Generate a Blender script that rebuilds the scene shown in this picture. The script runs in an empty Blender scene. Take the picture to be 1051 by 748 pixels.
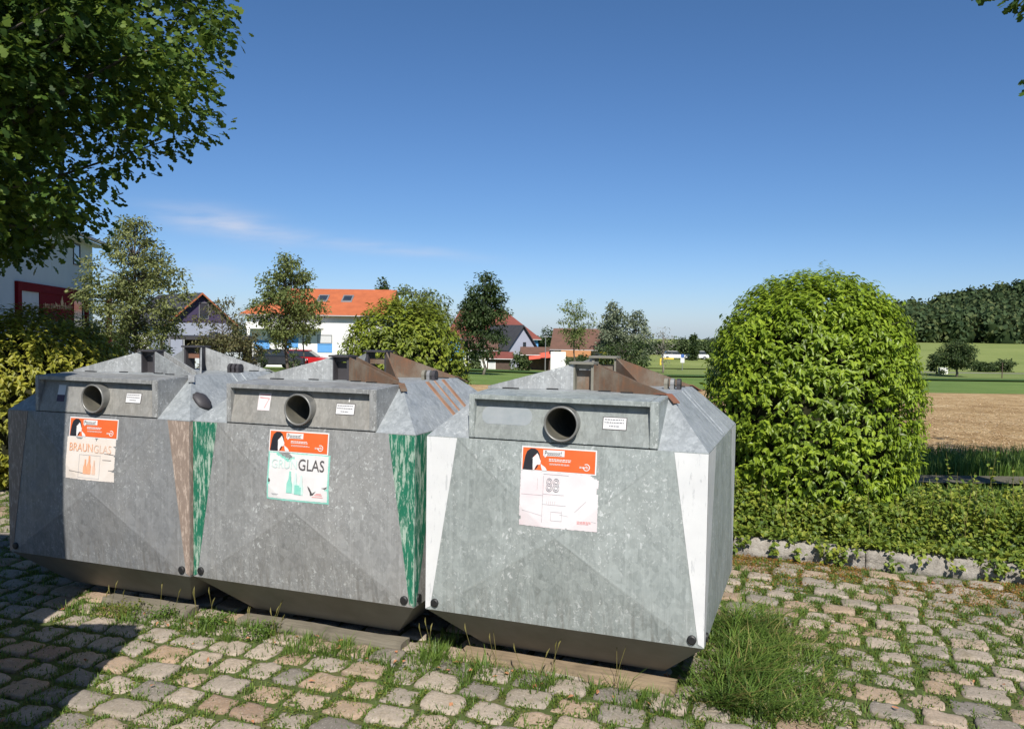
import bpy, bmesh, math, random
from mathutils import Vector, Matrix, noise as mnoise
R = math.radians
PI = math.pi
random.seed(7)
sc = bpy.context.scene
col = sc.collection

# ------------------------------------------------------------------ camera
F = 845.6; PITCH = -0.0456; ROLL = 0.0138; CAMH = 1.942
cd = bpy.data.cameras.new('camera'); cam = bpy.data.objects.new('camera', cd); col.objects.link(cam)
cd.sensor_width = 36; cd.sensor_fit = 'HORIZONTAL'; cd.lens = F / 1051 * 36
cd.clip_start = 0.05; cd.clip_end = 3000
cam.matrix_world = Matrix.Translation((0, 0, CAMH)) @ Matrix.Rotation(PI/2 + PITCH, 4, 'X') @ Matrix.Rotation(ROLL, 4, 'Z')
sc.camera = cam

# ------------------------------------------------------------------ sky and sun
SUN_EL = 45; SUN_AZ = 5            # azimuth: degrees to the right of straight behind the camera
w = bpy.data.worlds.new('World'); sc.world = w; w.use_nodes = True
nt = w.node_tree; nt.nodes.clear(); L = nt.links
out = nt.nodes.new('ShaderNodeOutputWorld'); bg = nt.nodes.new('ShaderNodeBackground')
sky = nt.nodes.new('ShaderNodeTexSky'); sky.sky_type = 'NISHITA'; sky.sun_disc = False
sky.sun_elevation = R(SUN_EL); sky.sun_rotation = R(180 - SUN_AZ)
sky.air_density = 1.0; sky.dust_density = 0.35; sky.ozone_density = 2.2; sky.altitude = 500
bg.inputs[1].default_value = 0.065
def wm(op, a, b=None, c=None):
    n = nt.nodes.new('ShaderNodeMath'); n.operation = op
    for i, v in enumerate((a, b, c)):
        if v is None: continue
        if isinstance(v, (int, float)): n.inputs[i].default_value = v
        else: L.new(v, n.inputs[i])
    return n.outputs[0]
tc = nt.nodes.new('ShaderNodeTexCoord'); sx = nt.nodes.new('ShaderNodeSeparateXYZ'); L.new(tc.outputs['Generated'], sx.inputs[0])
yy = wm('MAXIMUM', sx.outputs[1], 0.05)
u = wm('DIVIDE', sx.outputs[0], yy); v = wm('DIVIDE', sx.outputs[2], yy)
cb = nt.nodes.new('ShaderNodeCombineXYZ'); L.new(wm('MULTIPLY', u, 6), cb.inputs[0]); L.new(wm('MULTIPLY', v, 34), cb.inputs[1])
nz = nt.nodes.new('ShaderNodeTexNoise'); nz.inputs['Scale'].default_value = 1.3; nz.inputs['Detail'].default_value = 7; L.new(cb.outputs[0], nz.inputs['Vector'])
def wisp(u0, v0, a, b, slope, k):
    du = wm('SUBTRACT', u, u0)
    dv = wm('SUBTRACT', wm('SUBTRACT', v, v0), wm('MULTIPLY', du, slope))
    d = wm('ADD', wm('POWER', wm('ABSOLUTE', wm('DIVIDE', du, a)), 2), wm('POWER', wm('ABSOLUTE', wm('DIVIDE', dv, b)), 2))
    e = wm('POWER', 2.718, wm('MULTIPLY', d, -1.0))
    return wm('MULTIPLY', e, k)
m1 = wisp(-0.345, 0.118, 0.075, 0.016, -0.16, 1.0)
m2 = wisp(-0.16, 0.094, 0.10, 0.008, -0.10, 0.55)
m3 = wisp(-0.37, 0.060, 0.05, 0.012, -0.05, 0.35)
ms = wm('ADD', wm('ADD', m1, m2), m3)
nn = nt.nodes.new('ShaderNodeMapRange'); nn.inputs[1].default_value = 0.32; nn.inputs[2].default_value = 0.72; L.new(nz.outputs[0], nn.inputs[0])
fac = wm('MULTIPLY', wm('MULTIPLY', ms, nn.outputs[0]), 1.0); fac = wm('MINIMUM', fac, 0.8)
tint = nt.nodes.new('ShaderNodeMix'); tint.data_type = 'RGBA'; tint.blend_type = 'MULTIPLY'; tint.inputs[0].default_value = 1
L.new(sky.outputs[0], tint.inputs[6])
hr = nt.nodes.new('ShaderNodeValToRGB'); L.new(sx.outputs[2], hr.inputs[0]); e_ = hr.color_ramp.elements
e_[0].position = 0.0; e_[0].color = (.80, 1.0, 1.50, 1); e_[1].position = .5; e_[1].color = (.60, .90, 1.16, 1)
e2 = e_.new(.12); e2.color = (.64, .88, 1.24, 1)
L.new(hr.outputs[0], tint.inputs[7])
mx = nt.nodes.new('ShaderNodeMix'); mx.data_type = 'RGBA'; L.new(fac, mx.inputs[0]); L.new(tint.outputs[2], mx.inputs[6])
mx.inputs[7].default_value = (8.2, 8.6, 10.0, 1)
L.new(mx.outputs[2], bg.inputs[0]); L.new(bg.outputs[0], out.inputs[0])
sd = bpy.data.lights.new('sun', 'SUN'); sd.energy = 5.0; sd.angle = R(0.5); sd.color = (1.0, 0.955, 0.88)
sun = bpy.data.objects.new('sun', sd); col.objects.link(sun)
az = R(SUN_AZ); el = R(SUN_EL)
to_sun = Vector((math.sin(az) * math.cos(el), -math.cos(az) * math.cos(el), math.sin(el)))
sun.rotation_euler = to_sun.to_track_quat('Z', 'Y').to_euler(); sun.location = (0, -5, 30)
sc.view_settings.view_transform = 'Standard'; sc.view_settings.look = 'None'
sc.view_settings.exposure = 0.33; sc.view_settings.gamma = 1.0; sc.view_settings.use_curve_mapping = False

# ------------------------------------------------------------------ helpers
def at(px, py, Y):
    """world point at depth Y that the photograph shows at pixel px, py"""
    x = px - 525.5; y = py - 374; cr, sr = math.cos(ROLL), math.sin(ROLL)
    X = x*cr + y*sr; Yi = -x*sr + y*cr; c, s = math.cos(PITCH), math.sin(PITCH); q = -Yi / F
    d = Vector((X / F, c - q*s, s + q*c)); return Vector((0, 0, CAMH)) + d * (Y / d.y)
def smooth(a, b, t):
    t = max(0, min(1, (t - a) / (b - a))); return t*t*(3 - 2*t)
def lerp(a, b, t): return a + (b - a) * t
def terrain(x, y):
    s = lerp(.030, .040, smooth(-25, 15, x))
    yy = max(0.0, y - 14)
    if y <= 100: g = -s * yy * smooth(0, 8, yy) if yy < 8 else -s * yy
    else:
        g100 = -s * 86
        g = lerp(g100, g100 * 1.04, smooth(100, 120, y))
        g = lerp(g, -1.0, smooth(120, 235, y)) - .021 * min(1600, max(0, y - 238))
    # wooded hill to the right
    h = 27.0 * min(1, max(0, (y - 238) / 90)) * smooth(70, 290, x) * (1 - smooth(380, 620, y))
    return g + h
def tag(o, label=None, cat=None, group=None, kind=None):
    if label: o['label'] = label
    if cat: o['category'] = cat
    if group: o['group'] = group
    if kind: o['kind'] = kind
    return o
def empty(name, loc, rz=0):
    o = bpy.data.objects.new(name, None); col.objects.link(o); o.location = loc; o.rotation_euler = (0, 0, rz); o.empty_display_size = .2
    return o
def mesh_obj(name, verts, faces, mat, parent=None, smoothf=False, mats=None, fmats=None):
    me = bpy.data.meshes.new(name); me.from_pydata([tuple(q) for q in verts], [], faces)
    for m in (mats or [mat]): me.materials.append(m)
    if fmats: me.polygons.foreach_set('material_index', fmats)
    if smoothf: me.polygons.foreach_set('use_smooth', [True] * len(me.polygons))
    me.update()
    o = bpy.data.objects.new(name, me); col.objects.link(o)
    if parent: o.parent = parent
    return o
class MB:
    def __init__(s): s.v = []; s.f = []; s.fm = []
    def add(s, vs, fs, m=0):
        b = len(s.v); s.v += [Vector(q) for q in vs]; s.f += [tuple(i + b for i in f) for f in fs]; s.fm += [m] * len(fs)
    def box(s, a, b, m=0, M=None):
        x0, y0, z0 = a; x1, y1, z1 = b
        vs = [Vector(q) for q in ((x0,y0,z0),(x1,y0,z0),(x1,y1,z0),(x0,y1,z0),(x0,y0,z1),(x1,y0,z1),(x1,y1,z1),(x0,y1,z1))]
        if M: vs = [M @ q for q in vs]
        s.add(vs, [(0,3,2,1),(4,5,6,7),(0,1,5,4),(1,2,6,5),(2,3,7,6),(3,0,4,7)], m)
    def tube(s, pts, rads, n=8, m=0, caps=True):
        pts = [Vector(p) for p in pts]; base = len(s.v); prev = None
        for i, p in enumerate(pts):
            d = (pts[min(i+1, len(pts)-1)] - pts[max(i-1, 0)]).normalized()
            if prev is None:
                a = Vector((0, 0, 1)) if abs(d.z) < .9 else Vector((1, 0, 0)); sd_ = d.cross(a).normalized()
            else:
                sd_ = (prev - d * prev.dot(d)).normalized()
            prev = sd_; up = d.cross(sd_); r = rads[i] if isinstance(rads, (list, tuple)) else rads
            for k in range(n):
                t = 2*PI*k/n; s.v.append(p + (sd_*math.cos(t) + up*math.sin(t)) * r)
        for i in range(len(pts)-1):
            for k in range(n):
                k2 = (k+1) % n; s.f.append((base+i*n+k, base+i*n+k2, base+(i+1)*n+k2, base+(i+1)*n+k)); s.fm.append(m)
        if caps:
            s.f.append(tuple(base + k for k in range(n))[::-1]); s.fm.append(m)
            s.f.append(tuple(base + (len(pts)-1)*n + k for k in range(n))); s.fm.append(m)
    def prism(s, poly, d, m=0):
        """closed polygon of 3-d points extruded by vector d"""
        n = len(poly); poly = [Vector(p) for p in poly]; d = Vector(d); b = len(s.v)
        s.v += poly + [p + d for p in poly]
        s.f.append(tuple(range(b, b+n))[::-1]); s.f.append(tuple(range(b+n, b+2*n))); s.fm += [m, m]
        for i in range(n):
            j = (i+1) % n; s.f.append((b+i, b+j, b+n+j, b+n+i)); s.fm.append(m)
    def build(s, name, mat, parent=None, smoothf=False, bevel=0, mats=None, recalc=True):
        o = mesh_obj(name, s.v, s.f, mat, parent, smoothf, mats, s.fm if mats else None)
        if recalc:
            bm = bmesh.new(); bm.from_mesh(o.data); bmesh.ops.recalc_face_normals(bm, faces=bm.faces)
            if bevel:
                es = [e for e in bm.edges if len(e.link_faces) == 2 and e.calc_face_angle(0) > .5]
                bmesh.ops.bevel(bm, geom=es, offset=bevel, segments=2, affect='EDGES', clamp_overlap=True)
            bm.to_mesh(o.data); bm.free()
        return o

# ------------------------------------------------------------------ materials
class NT:
    def __init__(s, name):
        s.m = bpy.data.materials.new(name); s.m.use_nodes = True; s.t = s.m.node_tree; s.b = s.t.nodes['Principled BSDF']
        s.out = s.t.nodes['Material Output']; s._tc = None
    def n(s, t): return s.t.nodes.new('ShaderNode' + t)
    def l(s, a, b): s.t.links.new(a, b)
    def tc(s, sc_=(1,1,1), rot=(0,0,0)):
        if not s._tc: s._tc = s.n('TexCoord')
        m = s.n('Mapping'); m.inputs['Scale'].default_value = sc_; m.inputs['Rotation'].default_value = rot; s.l(s._tc.outputs['Object'], m.inputs[0]); return m.outputs[0]
    def noise(s, scale, detail=5, vec=None, rough=.6, dist=0):
        n = s.n('TexNoise'); n.inputs['Scale'].default_value = scale; n.inputs['Detail'].default_value = detail
        n.inputs['Roughness'].default_value = rough; n.inputs['Distortion'].default_value = dist
        s.l(vec if vec is not None else s.tc(), n.inputs['Vector']); return n.outputs[0]
    def vor(s, scale, feat='F1', vec=None, outp='Distance'):
        n = s.n('TexVoronoi'); n.feature = feat; n.inputs['Scale'].default_value = scale; s.l(vec if vec is not None else s.tc(), n.inputs['Vector']); return n.outputs[outp]
    def ramp(s, f, stops):
        r = s.n('ValToRGB'); e = r.color_ramp.elements
        while len(e) < len(stops): e.new(.5)
        for i, (p, c) in enumerate(stops): e[i].position = p; e[i].color = (*c, 1) if len(c) == 3 else c
        s.l(f, r.inputs[0]); return r.outputs[0]
    def mr(s, f, a, b, c=0, d=1):
        n = s.n('MapRange'); n.inputs[1].default_value = a; n.inputs[2].default_value = b; n.inputs[3].default_value = c; n.inputs[4].default_value = d; s.l(f, n.inputs[0]); return n.outputs[0]
    def mix(s, f, a, b, mode='MIX'):
        n = s.n('Mix'); n.data_type = 'RGBA'; n.blend_type = mode
        for sock, v in ((n.inputs[0], f), (n.inputs[6], a), (n.inputs[7], b)):
            if isinstance(v, (int, float)): sock.default_value = v
            elif isinstance(v, tuple): sock.default_value = (*v, 1)
            else: s.l(v, sock)
        return n.outputs[2]
    def math(s, op, a, b=0):
        n = s.n('Math'); n.operation = op
        for i, v in enumerate((a, b)):
            if isinstance(v, (int, float)): n.inputs[i].default_value = v
            else: s.l(v, n.inputs[i])
        return n.outputs[0]
    def col(s, c):
        if isinstance(c, tuple): s.b.inputs['Base Color'].default_value = (*c, 1)
        else: s.l(c, s.b.inputs['Base Color'])
        return s
    def rough(s, r):
        if isinstance(r, (int, float)): s.b.inputs['Roughness'].default_value = r
        else: s.l(r, s.b.inputs['Roughness'])
        return s
    def metal(s, v): s.b.inputs['Metallic'].default_value = v; return s
    def spec(s, v): s.b.inputs['Specular IOR Level'].default_value = v; return s
    def bump(s, h, strength=.3, dist=.01):
        n = s.n('Bump'); n.inputs['Strength'].default_value = strength; n.inputs['Distance'].default_value = dist; s.l(h, n.inputs['Height']); s.l(n.outputs[0], s.b.inputs['Normal']); return s
def simple(name, c1, c2=None, scale=5, rough=.7, metal=0, bump=0, dist=.01, detail=5, spec=.5):
    N = NT(name); c2 = c2 or tuple(q*.8 for q in c1); nz_ = N.noise(scale, detail)
    N.col(N.ramp(nz_, [(.3, c1), (.7, c2)])).rough(rough).metal(metal).spec(spec)
    if bump: N.bump(nz_, bump, dist)
    return N.m
def galvanised(name, dark, light, fleck=.5, brown=0.0):
    N = NT(name)
    base = N.ramp(N.noise(2.6, 7, rough=.68), [(.28, dark), (.5, tuple((a+b)/2 for a, b in zip(dark, light))), (.72, light)])
    c = base
    for sc_, am in ((26, .34), (70, .25)):
        sp = N.n('TexVoronoi'); sp.inputs['Scale'].default_value = sc_; N.l(N.tc((1, 1, .75)), sp.inputs['Vector'])
        g = N.n('SeparateColor'); N.l(sp.outputs['Color'], g.inputs[0])
        c = N.mix(N.mr(g.outputs[0], .35, 1, 0, am), c, tuple(min(1, q*1.42) for q in light))
        c = N.mix(N.mr(g.outputs[1], .6, 1, 0, am*.7), c, tuple(q*.72 for q in dark))
    st = N.noise(3.0, 6, N.tc((11, 11, .40)), rough=.75)
    c = N.mix(N.mr(st, .50, .72, 0, .50), c, tuple(q*1.42 for q in light))
    st2 = N.noise(2.0, 5, N.tc((17, 17, .5)), rough=.75)
    c = N.mix(N.mr(st2, .53, .74, 0, .42), c, tuple(q*.66 for q in dark))
    area = N.noise(2.6, 4, rough=.6)
    for fs, lo_ in ((48, .60), (110, .62)):
        fl = N.noise(fs, 4, N.tc((1, 1, .8)), rough=.6, dist=.6)
        fm = N.math('MULTIPLY', N.mr(fl, lo_, lo_+.05, 0, 1), N.mr(area, .40, .60, 0, fleck))
        c = N.mix(fm, c, (.60, .62, .61))
    sc2 = N.noise(40, 3, N.tc((1.5, 1, .06), (0, .5, 0)), rough=.6); c = N.mix(N.mr(sc2, .70, .73, 0, .35), c, (.52, .53, .52))
    # run-off grime near the lower edge and painted fold shading along the pressed diagonals
    if not N._tc: N.tc()
    sp_ = N.n('SeparateXYZ'); N.l(N._tc.outputs['Object'], sp_.inputs[0]); X_, Y_, Z_ = sp_.outputs
    low = N.mr(Z_, .34, .62, 1, 0); run = N.noise(2.2, 5, N.tc((20, 20, .35)), rough=.7)
    c = N.mix(N.math('MULTIPLY', low, N.mr(run, .48, .66, 0, .50)), c, (.115, .10, .08))
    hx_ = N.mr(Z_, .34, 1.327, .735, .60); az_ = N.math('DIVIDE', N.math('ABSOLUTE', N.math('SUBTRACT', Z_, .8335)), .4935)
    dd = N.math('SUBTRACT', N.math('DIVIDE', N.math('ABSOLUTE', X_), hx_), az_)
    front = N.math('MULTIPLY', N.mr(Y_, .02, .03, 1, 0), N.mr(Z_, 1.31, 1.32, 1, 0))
    fold_break = N.mr(N.noise(3.5, 6, rough=.7), .42, .6, .0, 1)  # noise that breaks up the painted fold shading
    c = N.mix(N.math('MULTIPLY', N.math('MULTIPLY', N.mr(N.math('ABSOLUTE', dd), .0, .016, .34, 0), front), fold_break), c, tuple(q*.55 for q in dark))
    c = N.mix(N.math('MULTIPLY', N.math('MULTIPLY', N.mr(N.math('ABSOLUTE', N.math('SUBTRACT', dd, .03)), .0, .035, .20, 0), front), fold_break), c, tuple(min(1, q*1.5) for q in light))
    # fold shading painted into the colour: side fields of the press fold tinted lighter
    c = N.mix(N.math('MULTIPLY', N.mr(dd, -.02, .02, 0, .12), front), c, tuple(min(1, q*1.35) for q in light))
    if brown: c = N.mix(N.mr(N.noise(1.6, 6, N.tc((1.4, 1.4, .6))), .46, .72, 0, brown), c, (.29, .245, .19))
    N.col(c).metal(.20).rough(N.mr(N.noise(9, 6, rough=.7), .3, .7, .40, .70)).spec(.45)
    N.bump(N.noise(2.4, 2), .30, .02)
    return N.m
def chipped(name, paint, dark, under, amount=.5, sc_=(7, 7, 1.2)):
    N = NT(name)
    c = N.ramp(N.noise(4, 6), [(.3, dark), (.7, paint)])
    k = N.noise(6, 8, N.tc(sc_), rough=.75)
    k2 = N.noise(26, 5, N.tc((1, 1, .5)), rough=.7)
    a = N.math('MAXIMUM', N.mr(k, .62 - amount*.12, .66 - amount*.08, 0, .8), N.mr(k2, .66 - amount*.06, .70 - amount*.06, 0, .8))
    N.col(N.mix(a, c, under)).rough(.55).bump(a, .15, .002); return N.m
def leafmat(name, c_dark, c_mid, c_lite, trans=.35, rough=.5, patch=1.5, spec=.35):
    N = NT(name)
    geo = N.n('NewGeometry')
    rnd = geo.outputs['Random Per Island']
    pt = N.noise(patch, 3)
    mixv = N.math('ADD', N.math('MULTIPLY', rnd, .62), N.math('MULTIPLY', N.mr(pt, .3, .7), .38))
    c = N.ramp(mixv, [(.08, c_dark), (.5, c_mid), (.92, c_lite)])
    N.col(c).rough(rough).spec(spec)
    tr = N.n('BsdfTranslucent'); N.l(N.mix(.35, c, tuple(min(1, q*1.6) for q in c_lite)), tr.inputs[0])
    ms_ = N.n('MixShader'); ms_.inputs[0].default_value = trans
    N.l(N.b.outputs[0], ms_.inputs[1]); N.l(tr.outputs[0], ms_.inputs[2]); N.l(ms_.outputs[0], N.out.inputs[0])
    return N.m
def tilemat(name, c1, c2, rowdir='Z', s1=16):
    N = NT(name); w_ = N.n('TexWave'); w_.bands_direction = rowdir; w_.inputs['Scale'].default_value = s1 / 6.28; w_.inputs['Distortion'].default_value = .4
    N.l(N.tc(), w_.inputs['Vector'])
    c = N.ramp(N.noise(1.2, 6), [(.3, c1), (.7, c2)])
    N.col(N.mix(N.mr(w_.outputs[1], 0, .35, .45, 0), c, tuple(q*.45 for q in c1))).rough(.85).bump(w_.outputs[1], .4, .03); return N.m

M = {}
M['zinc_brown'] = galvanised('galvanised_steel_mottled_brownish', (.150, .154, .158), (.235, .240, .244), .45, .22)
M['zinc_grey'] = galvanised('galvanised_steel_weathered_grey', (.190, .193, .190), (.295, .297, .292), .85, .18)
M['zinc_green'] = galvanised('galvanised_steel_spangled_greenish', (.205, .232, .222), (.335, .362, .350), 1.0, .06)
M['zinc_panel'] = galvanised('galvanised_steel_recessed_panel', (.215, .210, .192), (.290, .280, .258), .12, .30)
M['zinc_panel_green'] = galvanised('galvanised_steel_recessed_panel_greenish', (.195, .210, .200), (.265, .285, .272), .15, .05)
M['zinc_roof'] = galvanised('galvanised_steel_roof', (.215, .235, .245), (.315, .335, .345), .5, .05)
M['zinc_wing'] = galvanised('galvanised_steel_plate', (.20, .205, .205), (.34, .35, .35), .7, .12)
N = NT('rusty_brown_steel'); c = N.ramp(N.noise(3.2, 8, rough=.7), [(.30, (.17, .072, .032)), (.48, (.125, .080, .052)), (.60, (.17, .135, .10)), (.74, (.24, .235, .225))])
c = N.mix(N.mr(N.noise(3, 5, N.tc((14, 14, 1.2)), rough=.7), .52, .70, 0, .55), c, (.23, .10, .045)); N.col(c).rough(.75).metal(.1).bump(N.noise(30, 4), .2, .002); M['wing_rust'] = N.m
M['rust_red'] = simple('red_rust_steel', (.20, .068, .035), (.15, .09, .06), 12, .85, 0, .2, .002)
M['rust_strip'] = simple('rust_stripe_paint', (.24, .11, .055), (.30, .19, .13), 9, .8)
M['cap_top'] = simple('dull_olive_steel', (.17, .165, .13), (.24, .22, .18), 6, .7, .1)
M['tube'] = simple('grey_metal_tube', (.19, .19, .18), (.24, .235, .22), 9, .4, .3)
M['tube_in'] = simple('tube_inside', (.07, .068, .058), (.13, .12, .09), 18, .7)
M['black'] = simple('black_rubber', (.012, .012, .013), (.02, .02, .02), 20, .5)
M['underside'] = simple('soiled_steel_hopper', (.19, .18, .16), (.25, .24, .22), 5, .6, .25)
M['white_paint'] = chipped('chalky_white_paint', (.70, .70, .69), (.60, .60, .60), (.46, .47, .47), .35)
M['white_paint_dull'] = chipped('chalky_white_paint_streaked', (.56, .56, .55), (.40, .41, .41), (.30, .32, .32), .6, (16, 16, .35))
M['green_paint'] = chipped('scratched_green_paint', (.012, .165, .092), (.010, .115, .065), (.42, .50, .42), 1.0)
M['brown_paint'] = chipped('faded_pinkish_brown_paint', (.52, .42, .35), (.42, .33, .27), (.20, .15, .12), 1.9, (7, 7, 2.0))
M['oval'] = simple('polished_oval_patch', (.27, .30, .31), (.33, .35, .36), 14, .5, .2)
M['paper'] = simple('sun_bleached_paper', (.68, .67, .66), (.60, .575, .57), 9, .6)
M['paper_pink'] = simple('sun_bleached_paper_pinkish', (.67, .65, .65), (.66, .56, .57), 7, .6)
M['paper_cream'] = simple('sun_bleached_paper_cream', (.68, .62, .57), (.64, .56, .49), 8, .6)
M['white'] = simple('white_print', (.70, .69, .68), (.66, .65, .64), 9, .5)
M['orange'] = simple('orange_print', (.68, .110, .020), (.64, .13, .030), 11, .5)
M['hair'] = simple('black_print', (.012, .012, .018), (.02, .02, .025), 9, .5)
M['turq'] = simple('faded_turquoise_print', (.17, .50, .41), (.30, .58, .49), 20, .6)
M['turq_faint'] = simple('very_faded_turquoise_print', (.48, .64, .59), (.56, .66, .63), 20, .6)
M['letter_dark'] = simple('dark_grey_print', (.055, .05, .05), (.12, .11, .11), 22, .6)
M['letter_orange'] = simple('faded_orange_print', (.70, .30, .15), (.70, .40, .25), 22, .6)
M['letter_orange_faint'] = simple('very_faded_orange_print', (.66, .42, .30), (.68, .50, .40), 22, .6)
M['line_grey'] = simple('faint_grey_print', (.30, .30, .32), (.44, .44, .45), 20, .6)
M['line_red'] = simple('faded_red_print', (.66, .18, .18), (.72, .35, .33), 20, .6)
M['small_print'] = simple('small_grey_print', (.16, .16, .18), (.22, .22, .24), 30, .6)
M['purple'] = simple('dark_purple_print', (.05, .03, .06), (.08, .05, .09), 20, .6)
M['wood_orange'] = simple('weathered_orange_plank', (.36, .235, .14), (.27, .19, .125), 6, .85, 0, .4, .004)
def plankmat(name, c1, c2):
    N = NT(name); g = N.noise(6, 7, N.tc((.5, 9, 9)), rough=.75); d = N.noise(5, 5)
    c = N.ramp(g, [(.3, c1), (.7, c2)]); c = N.mix(N.mr(d, .5, .7, 0, .5), c, tuple(q*.5 for q in c1)); N.col(c).rough(.9).bump(g, .6, .006); return N.m
M['wood_grey'] = plankmat('weathered_grey_plank', (.13, .115, .085), (.235, .205, .155)); M['wood_orange'] = plankmat('weathered_orange_plank', (.19, .145, .095), (.36, .265, .165))
M['leaf_bush'] = leafmat('bright_green_dogwood_leaf', (.085, .125, .014), (.200, .290, .022), (.360, .450, .045), .34, .42, 2.0)
M['leaf_bush_y'] = leafmat('yellow_green_leaf', (.10, .10, .014), (.24, .25, .024), (.42, .38, .05), .32, .5, 2.0)
M['leaf_bush_m'] = leafmat('mid_green_leaf', (.085, .11, .016), (.17, .22, .022), (.29, .32, .04), .3, .5, 1.5)
M['leaf_oak'] = leafmat('oak_leaf', (.020, .046, .009), (.056, .108, .016), (.175, .235, .034), .34, .55, .6, .3)
M['leaf_feather'] = leafmat('pale_feathery_leaf', (.095, .120, .038), (.170, .195, .065), (.29, .30, .11), .3, .6, .8)
M['leaf_olive'] = leafmat('olive_leaf', (.070, .098, .028), (.130, .165, .048), (.22, .25, .075), .3, .6, .8)
M['leaf_red'] = leafmat('reddish_olive_leaf', (.060, .068, .026), (.105, .110, .042), (.19, .16, .075), .3, .6, 1.2)
M['leaf_dark'] = leafmat('dark_green_leaf', (.020, .038, .012), (.042, .070, .018), (.075, .11, .028), .25, .6, .5)
M['leaf_mid'] = leafmat('far_green_leaf', (.040, .062, .022), (.072, .105, .034), (.12, .155, .05), .25, .6, .4)
M['leaf_silver'] = leafmat('silvery_leaf', (.10, .13, .075), (.17, .20, .12), (.27, .30, .20), .3, .5, .5)
M['leaf_bare'] = leafmat('thin_pale_twigs', (.16, .15, .12), (.22, .21, .17), (.30, .28, .24), .2, .7, .5)
M['leaf_forest'] = leafmat('forest_leaf', (.022, .046, .018), (.052, .086, .030), (.125, .145, .050), .2, .8, .09)
M['leaf_cover'] = leafmat('ground_cover_leaf', (.060, .105, .018), (.150, .215, .028), (.34, .35, .05), .30, .5, 3.0)
M['grass'] = leafmat('grass_blade', (.05, .095, .016), (.10, .175, .028), (.20, .27, .055), .3, .5, 2.0)
M['grass_dry'] = leafmat('dry_grass_blade', (.12, .11, .03), (.22, .20, .06), (.38, .32, .13), .3, .6, 2.0)
M['moss'] = leafmat('joint_moss', (.055, .085, .016), (.12, .15, .022), (.26, .24, .045), .25, .7, 1.3)
M['moss_orange'] = leafmat('dry_orange_moss', (.16, .075, .020), (.27, .13, .03), (.36, .22, .05), .2, .8, 3)
M['leaf_fallen'] = simple('fallen_leaf', (.42, .20, .10), (.34, .13, .06), 8, .8)
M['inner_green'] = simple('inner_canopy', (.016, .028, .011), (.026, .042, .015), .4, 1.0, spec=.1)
M['twig'] = simple('dark_twig', (.045, .036, .026), (.07, .055, .04), 9, .9)
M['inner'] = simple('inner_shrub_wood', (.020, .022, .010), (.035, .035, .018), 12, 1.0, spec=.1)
M['bark'] = simple('bark', (.075, .060, .045), (.13, .11, .09), 9, .95, 0, .6, .02)
M['bark_pale'] = simple('pale_bark', (.24, .21, .17), (.16, .14, .11), 9, .95)
M['asphalt'] = simple('asphalt', (.055, .055, .055), (.075, .073, .07), 20, .9)
M['render_white'] = simple('white_render', (.80, .79, .76), (.74, .73, .70), .8, .9)
M['render_grey'] = simple('pale_grey_render', (.56, .60, .62), (.50, .54, .56), .5, .9)
M['render_lilac'] = simple('lilac_grey_render', (.36, .38, .46), (.32, .34, .42), 1, .9)
M['purple_wood'] = simple('dark_purple_boards', (.060, .042, .095), (.045, .032, .075), 2, .8)
M['red_paint'] = simple('dark_red_paint', (.19, .010, .016), (.15, .008, .012), 1.5, .9, spec=.1)
M['red_bright'] = simple('bright_red', (.62, .03, .03), (.52, .025, .025), 3, .4)
M['gold'] = simple('gold_lettering', (.55, .34, .14), (.45, .27, .12), 5, .5)
M['glass'] = simple('window_glass', (.025, .032, .045), (.04, .05, .065), 1.5, .12)
M['frame_dark'] = simple('dark_frame', (.035, .033, .035), (.05, .045, .05), 3, .6)
M['shutter_white'] = simple('pale_roller_shutter', (.58, .58, .58), (.52, .52, .53), 2, .7)
M['blue'] = simple('blue_shutter', (.10, .30, .62), (.12, .34, .66), 2, .6)
M['roof_orange'] = tilemat('orange_roof_tiles', (.50, .135, .048), (.38, .10, .036))
M['rake_orange'] = simple('orange_rake_board', (.42, .13, .05), (.36, .10, .04), 3, .8)
M['roof_brown'] = tilemat('brown_roof_tiles', (.17, .085, .058), (.12, .065, .045))
M['roof_red'] = tilemat('dark_red_roof_tiles', (.22, .058, .042), (.16, .048, .036))
M['roof_black'] = tilemat('black_roof_tiles', (.035, .036, .042), (.055, .055, .062))
M['orange_wall'] = simple('orange_render', (.52, .25, .11), (.46, .21, .09), 2, .8)
M['awning_red'] = simple('red_awning', (.72, .13, .075), (.62, .10, .06), 3, .7)
M['brown_wood'] = simple('dark_brown_boards', (.10, .065, .05), (.07, .045, .036), 3, .85)
M['car_red'] = simple('red_car_paint', (.50, .02, .025), (.45, .018, .022), 1, .25)
M['car_dark'] = simple('dark_car_paint', (.03, .032, .04), (.04, .042, .05), 1, .25)
M['car_white'] = simple('white_car_paint', (.78, .78, .78), (.74, .74, .74), 1, .25)
M['sign_blue'] = simple('blue_sign_face', (.05, .12, .38), (.05, .12, .38), 2, .5)
M['yellow'] = simple('yellow_paint', (.72, .52, .05), (.66, .48, .05), 2, .6)
M['metal_grey'] = simple('grey_metal', (.25, .25, .25), (.3, .3, .3), 3, .5, .4)
M['straw'] = leafmat('straw', (.34, .21, .11), (.56, .39, .22), (.80, .64, .42), .15, .7, 1.5)
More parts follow.
